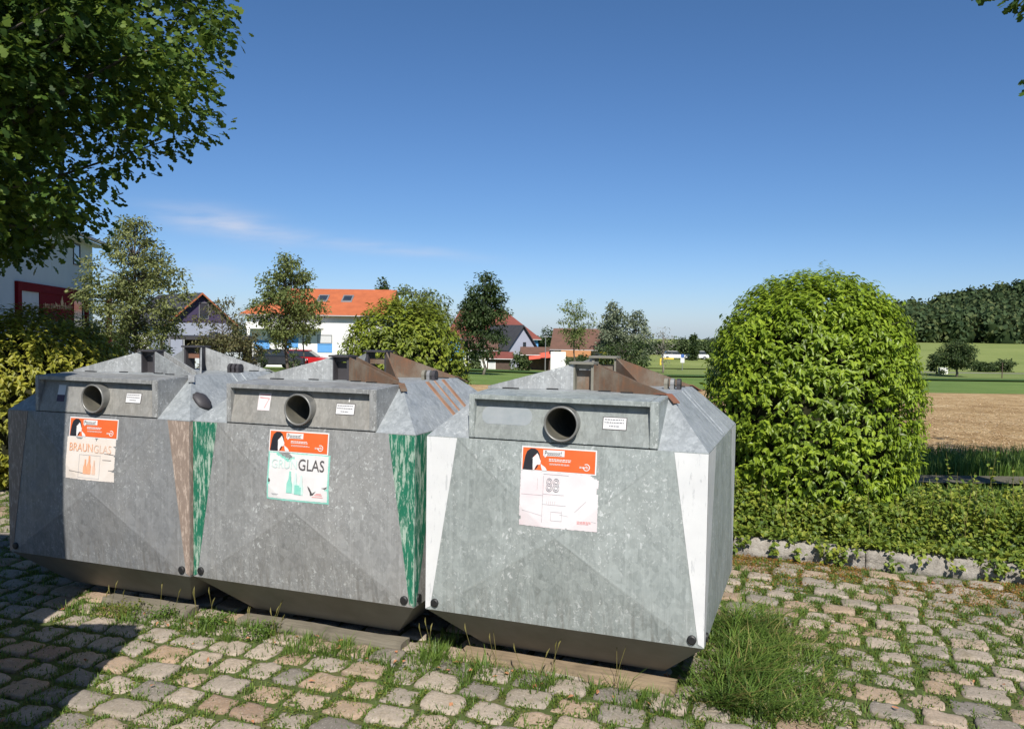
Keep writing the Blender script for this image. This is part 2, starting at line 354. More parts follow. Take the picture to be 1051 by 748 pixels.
# cobbles: colour differs from stone to stone
N = NT('granite_cobble'); geo = N.n('NewGeometry')
c = N.ramp(geo.outputs['Random Per Island'], [(.0, (.165, .148, .130)), (.10, (.25, .22, .185)), (.24, (.36, .305, .245)), (.70, (.47, .385, .30)), (.92, (.43, .295, .19)), (1, (.26, .17, .12))])
c = N.mix(N.mr(N.noise(70, 4, rough=.7), .38, .7, 0, .5), c, (.14, .125, .11))
c = N.mix(N.mr(N.noise(2.2, 5), .45, .65, 0, .35), c, (.26, .215, .15))
c = N.mix(N.mr(N.noise(95, 3), .58, .68, 0, .5), c, (.55, .50, .44))
c = N.mix(N.mr(N.noise(9, 6), .55, .72, 0, .45), c, (.20, .155, .075))
N.col(c).rough(.85).spec(.3).bump(N.noise(38, 8, rough=.8), .8, .010); M['cobble'] = N.m
N = NT('joint_soil')
c = N.ramp(N.noise(5, 8, rough=.7), [(.25, (.055, .060, .020)), (.50, (.090, .125, .024)), (.64, (.125, .120, .036)), (.82, (.19, .145, .07))])
N.col(c).rough(1).bump(N.noise(50, 6, rough=.8), .9, .02); M['soil'] = N.m
N = NT('kerb_granite')
c = N.ramp(N.noise(14, 8, rough=.8), [(.3, (.20, .18, .15)), (.5, (.40, .36, .31)), (.75, (.56, .52, .47))])
c = N.mix(N.mr(N.noise(3.0, 8, rough=.8, dist=1.0), .53, .66, 0, .65), c, (.15, .13, .10))
N.col(c).rough(.9).bump(N.noise(18, 8, rough=.8), 1.0, .035); M['kerb'] = N.m
def fieldmat(name, cs, s_big, s_small, bump=.6, bd=.05, stretch=(1, 1, 1)):
    N = NT(name); n1 = N.noise(s_big, 6, N.tc(stretch)); n2 = N.noise(s_small, 6, N.tc(stretch), rough=.75)
    f = N.math('ADD', N.math('MULTIPLY', n1, .5), N.math('MULTIPLY', n2, .5))
    N.col(N.ramp(f, [(.36, cs[0]), (.5, cs[1]), (.64, cs[2])])).rough(1).spec(.1).bump(n2, bump, bd); return N.m
M['stubble'] = fieldmat('stubble_soil', [(.25, .155, .070), (.44, .30, .150), (.60, .46, .27)], 1.0, 9, .9, .08, (1, .7, 1))
M['green_field'] = fieldmat('young_green_crop', [(.085, .14, .035), (.13, .195, .05), (.18, .24, .07)], .3, 4, .3, .03)
M['meadow'] = fieldmat('mown_meadow', [(.105, .15, .040), (.165, .21, .065), (.22, .26, .09)], .08, 2.5, .2, .05, (1, 2.5, 1))
M['meadow_far'] = fieldmat('far_sloping_meadow', [(.15, .19, .055), (.20, .24, .075), (.26, .29, .10)], .03, 1.0, .1, .05, (1, 3, 1))
M['strip_dark'] = fieldmat('dark_crop_strip', [(.035, .075, .020), (.055, .105, .028), (.08, .13, .035)], .2, 3, .5, .06)
M['grass_ground'] = fieldmat('rough_grass', [(.05, .085, .020), (.09, .13, .03), (.15, .18, .05)], .8, 9, .8, .05)
M['path'] = fieldmat('gravel_path', [(.20, .185, .16), (.28, .26, .23), (.36, .34, .30)], 1, 30, .3, .01)
M['path_dark'] = fieldmat('worn_path', [(.09, .085, .06), (.13, .12, .09), (.18, .165, .13)], 1, 20, .5, .02)
M['forest_floor'] = fieldmat('forest_floor', [(.018, .03, .010), (.028, .042, .014), (.04, .055, .02)], .1, 1, .2, .1)

# ------------------------------------------------------------------ ground
def band(name, y0, y1, x0, x1, dz, mat, nx=40, ny=12, flat=False):
    vs = []; fs = []
    for j in range(ny+1):
        for i in range(nx+1):
            x = lerp(x0, x1, i/nx); y = lerp(y0, y1, j/ny); vs.append((x, y, (0 if flat else terrain(x, y)) + dz))
    for j in range(ny):
        for i in range(nx):
            a = j*(nx+1)+i; fs.append((a, a+1, a+nx+2, a+nx+1))
    o = mesh_obj(name, vs, fs, mat, smoothf=True); tag(o, kind='structure'); return o
YB = [-60, -20, 0, 4, 8, 12, 14, 16, 18, 20, 22, 25, 30, 40, 55, 70, 85, 100, 110, 120, 140, 160, 180, 200, 220, 235, 250, 270, 290, 310, 330, 380, 450, 600, 900, 1600, 2400]
XB = [-1600, -800, -400, -250, -150, -100, -75, -60, -50, -40, -32, -25, -20, -15, -10, -5, 0, 5, 10, 15, 20, 30, 40, 55, 70, 90, 110, 130, 150, 170, 200, 250, 400, 800, 1600]
vs = [(x, y, terrain(x, y) - (.06 if y < 60 else .15)) for y in YB for x in XB]
nx = len(XB); fs = [(j*nx+i, j*nx+i+1, (j+1)*nx+i+1, (j+1)*nx+i) for j in range(len(YB)-1) for i in range(nx-1)]
tag(mesh_obj('ground', vs, fs, M['grass_ground'], smoothf=True), kind='structure')
tag(mesh_obj('parking_ground', [(-14, -8, .007), (9.5, -8, .007), (9.5, 4.2, .007), (1.9, 7.1, .007), (-3.3, 9.2, .007), (-14, 12.2, .007)], [(0, 1, 2, 3, 4, 5)], M['soil']), kind='structure')
band('path', 10.6, 11.15, -3, 60, .004, M['path_dark'], 30, 2)
band('stubble_field', 12.9, 41, -8, 75, .02, M['stubble'], 40, 20)
band('crop_field', 41, 73, -12, 110, .03, M['green_field'], 40, 12)
band('crop_strip', 73.2, 82, -12, 130, .14, M['strip_dark'], 40, 3)
band('meadow', 82, 112, -12, 170, .04, M['meadow'], 40, 8)
band('field_road', 112, 114, 38, 190, .05, M['path'], 60, 2)
band('upper_meadow', 115, 238, -20, 260, .04, M['meadow_far'], 50, 16)
band('road', 30, 44, -60, -9, .03, M['asphalt'], 20, 4)

# cobblestone paving: rows run parallel to the containers and the kerb
BANG = -0.350
ca, sa = math.cos(BANG), math.sin(BANG)
def kerb_y(x): return 7.03 - 0.372 * (x - 1.9)          # front foot of the kerb
mb = MB(); rnd = random.Random(3)
row = 0; vrow = -2.6
joints = []
while vrow < 11.5:
    hgt = rnd.uniform(.148, .186); ux = -11 + rnd.uniform(0, .2)
    while ux < 9:
        wd = rnd.uniform(.155, .240); gap = rnd.uniform(.020, .044)
        cx = ux + wd/2; cy = vrow + hgt/2 + .03*math.sin(ux*.8 + row*.1) + .02*mnoise.noise((ux, vrow, 0))
        X = cx*ca - cy*sa; Y = cx*sa + cy*ca
        ux += wd + gap
        joints.append((X + (wd/2+gap/2)*ca, Y + (wd/2+gap/2)*sa)); joints.append((X + (hgt/2+.02)*sa, Y - (hgt/2+.02)*ca))
        if Y > kerb_y(X) - .16 or Y < 0.2 or X < -7.5 or X > 5.8: continue
        rs = rnd.uniform(-.10, .10); tz = rnd.uniform(-.012, .008); tx = rnd.uniform(-.05, .05); ty = rnd.uniform(-.05, .05)
        nseg = 20; rings = [(1.0, -.03), (1.0, .006), (.985, .014), (.94, .0195), (.70, .022), (.35, .023)]
        b = len(mb.v); seed = rnd.uniform(0, 100)
        e = rnd.uniform(5.5, 12)
        for rr, zz in rings:
            for k in range(nseg):
                t = 2*PI*(k+.5)/nseg; ct, st_ = math.cos(t), math.sin(t)
                q = (abs(ct)**e + abs(st_)**e) ** (-1/e)
                jit = 1 + .13*mnoise.noise((ct*1.5+seed, st_*1.5, seed)) + .05*mnoise.noise((ct*4+seed, st_*4, seed))
                lx = q*ct*wd/2*rr*jit; ly = q*st_*hgt/2*rr*jit
                z = zz + tz + lx*tx*1.2 + ly*ty*1.2 + .010*mnoise.noise((lx*16+seed, ly*16, 3.1)) + .005*mnoise.noise((lx*45+seed, ly*45, 9.1))
                rx = lx*math.cos(rs+BANG) - ly*math.sin(rs+BANG); ry = lx*math.sin(rs+BANG) + ly*math.cos(rs+BANG)
                mb.v.append(Vector((X+rx, Y+ry, z)))
        for q in range(len(rings)-1):
            for k in range(nseg):
                k2 = (k+1) % nseg; mb.f.append((b+q*nseg+k, b+q*nseg+k2, b+(q+1)*nseg+k2, b+(q+1)*nseg+k))
        mb.f.append(tuple(b+(len(rings)-1)*nseg+k for k in range(nseg)))
    vrow += hgt + rnd.uniform(.024, .042); row += 1
mb.fm = [0]*len(mb.f)
tag(mb.build('cobblestone_paving', M['cobble'], smoothf=True, recalc=False), kind='structure')

# kerb of rough granite blocks
mb = MB(); rnd = random.Random(11); x = -3.2
while x < 7.0:
    ln = rnd.uniform(.35, 1.0); nseg = int(ln/.022); b = len(mb.v); seed = rnd.uniform(0, 50)
    prof = [(0, -.05), (-.008, .02), (-.012, .045), (-.008, .07), (-.004, .095), (.002, .12), (.012, .142), (.035, .155), (.07, .160), (.11, .162), (.155, .158), (.17, .12), (.17, -.05)]
    for i in range(nseg+1):
        t = x + (ln - .006)*i/nseg
        edge = .012 if i in (0, nseg) else 0
        for (py, pz) in prof:
            n3 = mnoise.noise((t*7+seed, py*12, pz*12)); n4 = mnoise.noise((t*24+seed, py*30, pz*34))
            xx = t*math.cos(BANG) ; yy_ = 7.03 + (t-1.9)*math.tan(BANG)*1.0
            off = py + .040*n3 + .018*n4 + edge*.4*(1 if py < .08 else -1)
            mb.v.append(Vector((t - off*math.sin(BANG)*1.0, kerb_y(t) + off*math.cos(BANG), pz + (.026*n3 + .012*n4)*(pz > .05) - edge*.5*(pz > .1))))
    m_ = len(prof)
    for i in range(nseg):
        for k in range(m_-1):
            mb.f.append((b+i*m_+k, b+i*m_+k+1, b+(i+1)*m_+k+1, b+(i+1)*m_+k))
    mb.f.append(tuple(b+k for k in range(m_))); mb.f.append(tuple(b+nseg*m_+k for k in range(m_)))
    x += ln
mb.fm = [0]*len(mb.f)
tag(mb.build('kerb', M['kerb'], smoothf=True), kind='structure')
tag(mesh_obj('planting_bed', [(-3.2, kerb_y(-3.2)+.12, .12), (7, kerb_y(7)+.12, .12), (7.6, kerb_y(7)+1.9, .12), (-2.6, kerb_y(-3.2)+2.6, .12)], [(0, 1, 2, 3)], M['soil']), kind='structure')

# ------------------------------------------------------------------ glass containers
W2 = .775; D = 1.45; ZB = .34; ZT = 1.327; ZR = 1.58; RX = .53; RY0 = .30; RY1 = 1.15
BX = .53; BY0 = .287; BY1 = 1.163; ZBASE = .075
BUL = .052; ZC = (ZB + ZT)/2; HZ = (ZT - ZB)/2
def fy(x, z):
    """how far the creased front sheet stands out at x, z"""
    hx = lerp(.735, .60, (z - ZB)/(ZT - ZB))
    t = 1 - max(abs(x)/hx, abs(z - ZC)/HZ); return -BUL * max(0, t)
def on_front(name, polys, layer, mat, parent, y0=None):
    """flat print on the front: polys of (x, z above the lower edge), following the creased sheet; y0 set = flat plane"""
    bm = bmesh.new()
    for poly in polys:
        vs_ = [bm.verts.new((px, 0, pz)) for px, pz in poly]
        try: bm.faces.new(vs_)
        except ValueError: pass
    bmesh.ops.triangulate(bm, faces=bm.faces)
    me = bpy.data.meshes.new(name); bm.to_mesh(me); bm.free(); me.materials.append(mat)
    off = .0016*layer
    for v_ in me.vertices:
        v_.co.z += ZB if y0 is None else 0
        v_.co.y = (fy(v_.co.x, v_.co.z) if y0 is None else y0(v_.co.z) if callable(y0) else y0) - off
    bm = bmesh.new(); bm.from_mesh(me)
    for f in bm.faces:
        if f.normal.y > 0: f.normal_flip()
    ext = bmesh.ops.extrude_face_region(bm, geom=list(bm.faces)); 
    for g in ext['geom']:
        if isinstance(g, bmesh.types.BMVert): g.co.y += .0010
    bmesh.ops.recalc_face_normals(bm, faces=bm.faces)
    bm.to_mesh(me); bm.free()
    o = bpy.data.objects.new(name, me); col.objects.link(o); o.parent = parent; return o
def rect(x0, z0, x1, z1): return [(x0, z0), (x1, z0), (x1, z1), (x0, z1)]
def grid_sheet(name, x0, z0, x1, z1, layer, mat, parent, torn=(), seed=1, n=22):
    """a paper sheet with ragged border and torn places"""
    rn = random.Random(seed); P_ = {}
    for i in range(n+1):
        for j in range(n+1):
            a = lerp(x0, x1, i/n); b_ = lerp(z0, z1, j/n)
            if i in (0, n): a += rn.uniform(-.0014, .0014)
            if j in (0, n): b_ += rn.uniform(-.0014, .0014)
            P_[i, j] = (a, b_)
    polys = []
    for i in range(n):
        for j in range(n):
            cx = (i+.5)/n; cz = (j+.5)/n
            if any(abs(cx-tx)/tw + abs(cz-tz)/th < 1 + .35*mnoise.noise((cx*9, cz*9, seed)) for tx, tz, tw, th in torn): continue
            polys.append([P_[i, j], P_[i+1, j], P_[i+1, j+1], P_[i, j+1]])
    vs_ = []; fs_ = []
    for poly in polys:
        b_ = len(vs_); vs_ += [(p[0], fy(p[0], p[1]+ZB) - .0016*layer, p[1]+ZB) for p in poly]; fs_.append((b_, b_+1, b_+2, b_+3))
    o = mesh_obj(name, vs_, fs_, mat, parent)
    bm = bmesh.new(); bm.from_mesh(o.data); bmesh.ops.remove_doubles(bm, verts=bm.verts, dist=.0001)
    ext = bmesh.ops.extrude_face_region(bm, geom=list(bm.faces))
    for g in ext['geom']:
        if isinstance(g, bmesh.types.BMVert): g.co.y += .001
    bmesh.ops.recalc_face_normals(bm, faces=bm.faces); bm.to_mesh(o.data); bm.free(); return o
def text_on(name, s, x0, x1, z0, z1, layer, mat, parent, y0=None, outline=False, plane=None, bold=0):
    cu = bpy.data.curves.new(name, 'FONT'); cu.body = s; cu.size = 1
    if outline: cu.fill_mode = 'NONE'; cu.bevel_depth = .02
    elif bold: cu.offset = bold
    cu.resolution_u = 3
    t = bpy.data.objects.new(name, cu); col.objects.link(t); bpy.context.view_layer.update()
    dg = bpy.context.evaluated_depsgraph_get(); me = bpy.data.meshes.new_from_object(t.evaluated_get(dg)); bpy.data.objects.remove(t)
    xs = [q.co.x for q in me.vertices]; ys = [q.co.y for q in me.vertices]
    ax, bx_, ay, by_ = min(xs), max(xs), min(ys), max(ys)
    for q in me.vertices:
        X = lerp(x0, x1, (q.co.x-ax)/(bx_-ax)); Z = lerp(z0, z1, (q.co.y-ay)/(by_-ay))
        zz = q.co.z*.05
        if plane: q.co = plane(X, Z)
        elif y0 is None: q.co = (X, fy(X, Z+ZB) - .0016*layer - zz, Z+ZB)
        else: q.co = (X, y0 - .0016*layer - zz, Z)
    me.materials.clear(); me.materials.append(mat)
    o = bpy.data.objects.new(name, me); col.objects.link(o); o.parent = parent; return o
def bars(x0, x1, ztop, lines, h, gap, rn, ragged=.25):
    out_ = []; z = ztop
    for _ in range(lines):
        x = x0; end = x1 - rn.uniform(0, ragged)*(x1-x0)
        while x < end:
            w_ = rn.uniform(.006, .016); out_.append(rect(x, z-h, min(end, x+w_), z)); x += w_ + .003
        z -= h + gap
    return out_

def container(i, x, y, rz, zinc, panel, stripe, stripe_side, label, wing_right, seed):
    root = empty('glass_container', (x, y, 0), rz)
    tag(root, label, 'glass container', 'glass recycling containers in a row')
    body_m = MB()
    # body: creased front, sides, back, hopper below, roof slopes
    sl, sr_ = -.59, .605
    V = [(-W2,0,ZT),(sl,0,ZT),(sr_,0,ZT),(W2,0,ZT),(-W2,0,ZB),(-.745,0,ZB),(.745,0,ZB),(W2,0,ZB),(0,-BUL,ZC)]
    body_m.add(V, [(1,5,8),(5,6,8),(6,2,8),(2,1,8),(0,4,5,1),(2,6,7,3)])
    body_m.add([(W2,0,ZB),(W2,D,ZB),(W2,D,ZT),(W2,0,ZT),(W2+.010,D/2,ZC)], [(0,1,4),(1,2,4),(2,3,4),(3,0,4)])
    body_m.add([(-W2,0,ZB),(-W2,D,ZB),(-W2,D,ZT),(-W2,0,ZT),(-W2-.004,D/2,ZC)], [(1,0,4),(2,1,4),(3,2,4),(0,3,4)])
    body_m.add([(-W2,D,ZB),(W2,D,ZB),(W2,D,ZT),(-W2,D,ZT)], [(0,3,2,1)])
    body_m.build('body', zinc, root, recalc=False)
    hp = MB()
    lo = [(-BX,BY0,ZBASE),(BX,BY0,ZBASE),(BX,BY1,ZBASE),(-BX,BY1,ZBASE)]; hi = [(-W2+.004,.004,ZB-.001),(W2-.004,.004,ZB-.001),(W2-.004,D-.004,ZB-.001),(-W2+.004,D-.004,ZB-.001)]
    hp.add(lo+hi, [(0,1,5,4),(1,2,6,5),(2,3,7,6),(3,0,4,7),(0,3,2,1)]); hp.build('hopper', M['underside'], root)
    sk = MB()
    for sx_ in (-1, 1): sk.box((sx_*.36-.06, BY0+.10, 0.0), (sx_*.36+.06, BY1-.02, ZBASE-.001))
    sk.build('skid', M['wood_grey'], root)
    rf = MB()
    A = [(-W2,0,ZT),(W2,0,ZT),(W2,D,ZT),(-W2,D,ZT)]; B = [(-RX,RY0,ZR),(RX,RY0,ZR),(RX,RY1,ZR),(-RX,RY1,ZR)]
    rf.add(A+B+[(-.520,0,ZT),(.520,0,ZT),(-.520,RY0,ZR),(.520,RY0,ZR)], [(0,8,10,4),(9,1,5,11),(1,2,6,5),(2,3,7,6),(3,0,4,7),(4,10,11,5,6,7)])
    roof = rf.build('roof', M['zinc_roof'], root)
    # ribs running down the right slope
    rb = MB()
    def slope_pt(t, yy_, lift=0):  # right slope: t=0 top, 1 bottom
        nx_, nz_ = (ZR-ZT), (W2-RX); l_ = math.hypot(nx_, nz_)
        return Vector((lerp(RX, W2, t) + nx_/l_*lift, yy_, lerp(ZR, ZT, t) + nz_/l_*lift))
    for ya, wd in (((.70, .035), (.80, .03)) if i != 1 else ((.62, .05), (.74, .03), (.86, .05))):
        p = [slope_pt(.0, ya), slope_pt(.97, ya), slope_pt(.97, ya+wd), slope_pt(0, ya+wd)]
        q = [slope_pt(.0, ya+.006, .004), slope_pt(.97, ya+.006, .004), slope_pt(.97, ya+wd-.006, .004), slope_pt(0, ya+wd-.006, .004)]
        rb.add(p+q, [(4,5,6,7),(0,1,5,4),(1,2,6,5),(2,3,7,6),(3,0,4,7)])
    rb.build('rib', M['rust_strip'] if i == 1 else M['zinc_roof'], roof)
    # seam between roof top and slopes
    # painted stripes: front left/right, right side
    ov = .0015
    def tri(name, pts, m): 
        t = MB(); t.prism(pts, Vector((0, -.001, 0)) if abs(pts[0][0]-pts[1][0]) > 1e-4 else Vector((.001, 0, 0))); o = t.build(name, m, root); return o
    tri('painted_stripe', [(-W2,-ov,ZT-.004),(sl+.0,-ov,ZT-.004),(-.745,-ov,ZB+.02),(-W2,-ov,ZB+.004)], stripe)
    tri('painted_stripe', [(sr_,-ov,ZT-.004),(W2,-ov,ZT-.004),(W2,-ov,ZB+.004),(.745,-ov,ZB+.02)], stripe)
    so = .0022
    side_stripe = MB(); side_stripe.prism([(W2+so,.0,ZT-.004),(W2+so+.001,.30,ZT-.004),(W2+so,.02,ZB+.01),(W2+so,.0,ZB+.01)], (.001,0,0))
    side_stripe.build('painted_stripe', stripe_side, root); side_stripe = MB()
    side_stripe.prism([(W2+so,D,ZT-.004),(W2+so+.001,D-.30,ZT-.004),(W2+so,D-.02,ZB+.01),(W2+so,D,ZB+.01)], (.001,0,0))
    side_stripe.build('painted_stripe', stripe_side, root)
    # rubber plugs at the lower corners
    for px_, pz_ in ((-.716, .044), (.714, .040)):
        c_ = MB(); c_.tube([(px_, -.001, ZB+pz_), (px_, -.012, ZB+pz_), (px_, -.016, ZB+pz_)], [.0235, .0235, .017], 18); c_.build('plug', M['black'], root)
    c_ = MB(); c_.tube([(W2, .05, ZB+.044), (W2+.012, .05, ZB+.044)], .0235, 16); c_.build('plug', M['black'], root)
    # housing with the throw-in opening
    h = MB(); X0, X1 = -.523, .523; FLt, FRt, FTt = .032, .046, .040; zt = ZR+.003; zb = ZT+.004; rec = .045
    h.prism([(X0,0,zb),(X0,0,zt-.012),(X0,.30,zt),(X0,.30,zb)], (FLt,0,0))
    h.prism([(X1-FRt,0,zb),(X1-FRt,0,zt-.012),(X1-FRt,.30,zt),(X1-FRt,.30,zb)], (FRt,0,0))
    h.prism([(X0+FLt,0,zt-FTt),(X0+FLt,0,zt-.012),(X0+FLt,.30,zt),(X0+FLt,.30,zt-FTt)], (X1-X0-FLt-FRt,0,0))
    h.box((X0+FLt, .0, zb), (X1-FRt, .30, zb+.007))
    hs = h.build('chute_housing', zinc if i == 2 else M['zinc_grey'], root, bevel=.004)
    # panel with a round hole, leaning back towards its top
    TX, TZ, TR = .015, ZB+1.096, .092
    pn = bmesh.new(); n_ = 40
    ring = [pn.verts.new((TX + TR*math.cos(2*PI*k/n_), rec, TZ + TR*math.sin(2*PI*k/n_))) for k in range(n_)]
    xl, xr, zl, zh = X0+FLt, X1-FRt, zb+.007, zt-FTt
    recf = lambda z_: lerp(.003, .050, (z_ - zl)/(zh - zl))
    for v_ in ring: v_.co.y = recf(v_.co.z)
    def edgept(a):
        c0, s0 = math.cos(a), math.sin(a); ts = []
        if c0 > 1e-6: ts.append((xr-TX)/c0)
        if c0 < -1e-6: ts.append((xl-TX)/c0)
        if s0 > 1e-6: ts.append((zh-TZ)/s0)
        if s0 < -1e-6: ts.append((zl-TZ)/s0)
        t = max(min(ts), TR*1.005); return (TX + t*c0, recf(TZ + t*s0), TZ + t*s0)
    outer = [pn.verts.new(edgept(2*PI*k/n_)) for k in range(n_)]
    for k in range(n_):
        k2 = (k+1) % n_; pn.faces.new((ring[k], ring[k2], outer[k2], outer[k]))
    def corner(cx, cz):
        a = math.atan2(cz-TZ, cx-TX) % (2*PI); k = int(a/(2*PI)*n_) % n_; pn.faces.new((outer[k], outer[(k+1) % n_], pn.verts.new((cx, recf(cz), cz))))
    for cx, cz in ((xl, zl), (xr, zl), (xr, zh), (xl, zh)): corner(cx, cz)
    me = bpy.data.meshes.new('chute_panel'); bmesh.ops.recalc_face_normals(pn, faces=pn.faces); pn.to_mesh(me); pn.free(); me.materials.append(panel)
    po = bpy.data.objects.new('chute_panel', me); col.objects.link(po); po.parent = hs
    tb = MB(); b = 0; prof = [(.62, TR-.008), (.0, TR-.008), (-.030, TR-.009), (-.036, TR-.004), (-.034, TR+.001), (-.028, TR+.003), (-.016, TR), (.05, TR)]
    for (yy_, rr) in prof:
        for k in range(n_): tb.v.append(Vector((TX + rr*math.cos(2*PI*k/n_), yy_, TZ + rr*math.sin(2*PI*k/n_))))
    for q in range(len(prof)-1):
        for k in range(n_):
            k2 = (k+1) % n_; tb.f.append((q*n_+k, q*n_+k2, (q+1)*n_+k2, (q+1)*n_+k)); tb.fm.append(1 if q < 2 else 0)
    tb.f.append(tuple(range(n_))); tb.fm.append(2)
    tb.build('chute_tube', M['tube'], hs, smoothf=True, mats=[M['tube'], M['tube_in'], M['black']])
    # lifting frame on top
    lf = MB(); FH, BH = .150, .172
    def plate(mb_, a, b_, ha, hb, th=.010, m=0):
        a = Vector(a); b_ = Vector(b_); d = (b_-a); nrm = Vector((-d.y, d.x, 0)).normalized()*th/2
        mb_.add([a-nrm, b_-nrm, b_+nrm, a+nrm, a-nrm+Vector((0,0,ha)), b_-nrm+Vector((0,0,hb)), b_+nrm+Vector((0,0,hb)), a+nrm+Vector((0,0,ha))],
                [(0,1,5,4),(1,2,6,5),(2,3,7,6),(3,0,4,7),(4,5,6,7),(0,3,2,1)], m)
    z0 = ZR+.001
    for px_ in (-.062, .050): lf.box((px_-.008, .47, z0), (px_+.008, .56, z0+FH))
    lf.box((-.085, .452, z0+FH), (.062, .57, z0+FH+.012))
    lf.box((-.054, .50, z0+FH-.03), (.042, .508, z0+FH)); lf.box((-.054, .52, z0), (.042, .53, z0+FH*.75), 1 if i == 2 else 0)
    lf.build('lifting_frame', M['cap_top'], root, mats=[M['cap_top'] if i == 2 else M['frame_dark'], M['wing_rust'] if i != 0 else M['rust_red']]); lf = MB()
    for px_ in (-.058, .085): lf.box((px_-.008, .90, z0), (px_+.008, 1.0, z0+BH))
    lf.box((-.082, .885, z0+BH), (.095, 1.01, z0+BH+.012))
    lf.box((-.05, .93, z0+.09), (.077, .94, z0+.13), 1)
    lfo = lf.build('lifting_frame', M['cap_top'], root, mats=[M['cap_top'] if i == 2 else M['frame_dark'], M['wing_rust'] if i != 0 else M['rust_red']])
    for (a, b_, ha, hb, m) in (((-.064,.475,z0),(-.545,.335,z0),FH,.012,M['zinc_wing']), ((.060,.475,z0),(.505,.325,z0),FH,.012,wing_right),
                               ((.095,.95,z0),(.515,1.12,z0),BH,.012,wing_right if i != 0 else M['zinc_wing']), ((-.068,.95,z0),(-.515,1.12,z0),BH,.012,M['zinc_wing']),
                               ((.062,.56,z0),(.40,.50,z0),FH,.02,wing_right), ((.095,.90,z0),(.33,.62,z0),BH,.01,wing_right)):
        p_ = MB(); plate(p_, a, b_, ha, hb); p_.build('wing_plate', m, lfo)
    sl_ = MB()
    for a, b_ in (((-.36,.372),(-.46,.345)), ((-.14,.437),(-.21,.417)), ((.10,.44),(.17,.418)), ((.24,.394),(.31,.37)), ((.42,1.06),(.50,1.09))):
        sl_.box((min(a[0],b_[0]), a[1]-.022, z0), (max(a[0],b_[0]), a[1]-.010, z0+.006))
    sl_.build('slot', M['black'], lfo)
    # lugs
    for k, dx in enumerate((-.038, 0, .038)):
        q = MB(); q.tube([(.455+dx-.011, .84, z0+.032), (.455+dx+.011, .84, z0+.032)], .032, 16); q.box((.455+dx-.011, .81, z0), (.455+dx+.011, .87, z0+.03)); q.build('lug', M['frame_dark'] if i == 0 else (M['cap_top'], M['metal_grey'], M['frame_dark'])[k], root)
    # straps folded over the roof corners
    for sgn in (0, 1):
        cy0 = RY0 if sgn == 0 else RY1; cyb = 0 if sgn == 0 else D
        a = Vector((RX-.01, cy0+(.01 if sgn == 0 else -.01), ZR+.006)); b_ = Vector((lerp(RX, W2, .17), lerp(cy0, cyb, .17), lerp(ZR, ZT, .17)+.010)); d = (b_-a).normalized(); s_ = Vector((d.y, -d.x, 0)).normalized()*.02
        q = MB(); q.prism([a-s_, a+s_, b_+s_, b_-s_], (0, 0, .006)); q.prism([a-s_, a+s_, a+s_-Vector((.07, -.02 if sgn == 0 else .02, 0)), a-s_-Vector((.07, -.02 if sgn == 0 else .02, 0))], (0, 0, .006))
        q.build('strap', M['rust_red'] if i == 2 else (wing_right if i == 1 else M['zinc_wing']), root)
    # ---- stickers
    rn = random.Random(seed)
    ox = -.003 if i == 2 else (.006 if i == 1 else 0)
    st = on_front('warning_sticker', [rect(-.204+ox, .836, .210+ox, .966)], 1, M['white'], root)
    on_front('orange_field', [rect(-.197+ox, .843, .203+ox, .959)], 2, M['orange'], st)
    def sp(pts): return [(-.197+ox + a*.40/100, .843 + b_*.116/30) for a, b_ in pts]
    on_front('hair_picture', [sp([(1,0),(2,8),(3.5,18),(6,25),(11,29),(17,29),(21,26.5),(23.5,22),(25,15),(24,16),(22.5,20),(20.5,23),(17,20),(14.5,17),(12.8,17),(13.5,10),(14,4),(14.6,0)]),
                          sp([(17.5,0.4),(19,1.2),(21,3.5),(22.4,7),(20.6,6.4),(19,4)])], 3, M['hair'], st)
    on_front('face_picture', [sp([(13.3,16.4),(15.6,17.6),(18.4,20.6),(20.7,24),(23.2,19),(24.2,15),(25.8,12.2),(24.6,11),(25.4,9.4),(24,7.4),(21,7.6),(19,5.2),(17.6,2),(17,0),(15.2,0),(14.2,8)]),
                          sp([(25.4,9.6),(26.4,8.2),(29,6.4),(32,4.5),(34.2,1.4),(34.4,0),(28,0),(26.6,4)])], 3, M['white'], st)
    on_front('speech_bubble', [sp([(28.6,28),(28.8,20),(30.5,19.6),(31.2,17.4),(33.8,20),(58,20.2),(58,28.4)])], 3, M['white'], st)
    text_on('lettering', 'Psssssst!', -.197+ox+.31*.4, -.197+ox+.545*.4, .843+21.2/30*.116, .843+27.2/30*.116, 4.2, M['letter_dark'], st)
    tl = bars(-.197+ox+.37*.4, -.197+ox+.68*.4, .843+.55*.116, 2, .0045, .004, rn, .1) + bars(-.197+ox+.38*.4, -.197+ox+.70*.4, .843+.34*.116, 2, .002, .003, rn, .2)
    on_front('small_lines', tl, 3, M['white'], st)
    lg = [(.86*.4*math.cos(0), 0)]
    cx, cz, r0, r1 = -.197+ox+.885*.4, .843+.27*.116, .0185, .0145; rings = []
    for k in range(20):
        if 7 <= k <= 9: continue
        a0, a1 = 2*PI*k/20, 2*PI*(k+1)/20
        rings.append([(cx+r0*math.cos(a0), cz+r0*math.sin(a0)), (cx+r0*math.cos(a1), cz+r0*math.sin(a1)), (cx+r1*math.cos(a1), cz+r1*math.sin(a1)), (cx+r1*math.cos(a0), cz+r1*math.sin(a0))])
    on_front('round_logo', rings, 3, M['white'], st)
    text_on('lettering', 'awb', cx-.038, cx+.010, cz-.006, cz+.008, 3.2, M['white'], st, bold=.01)
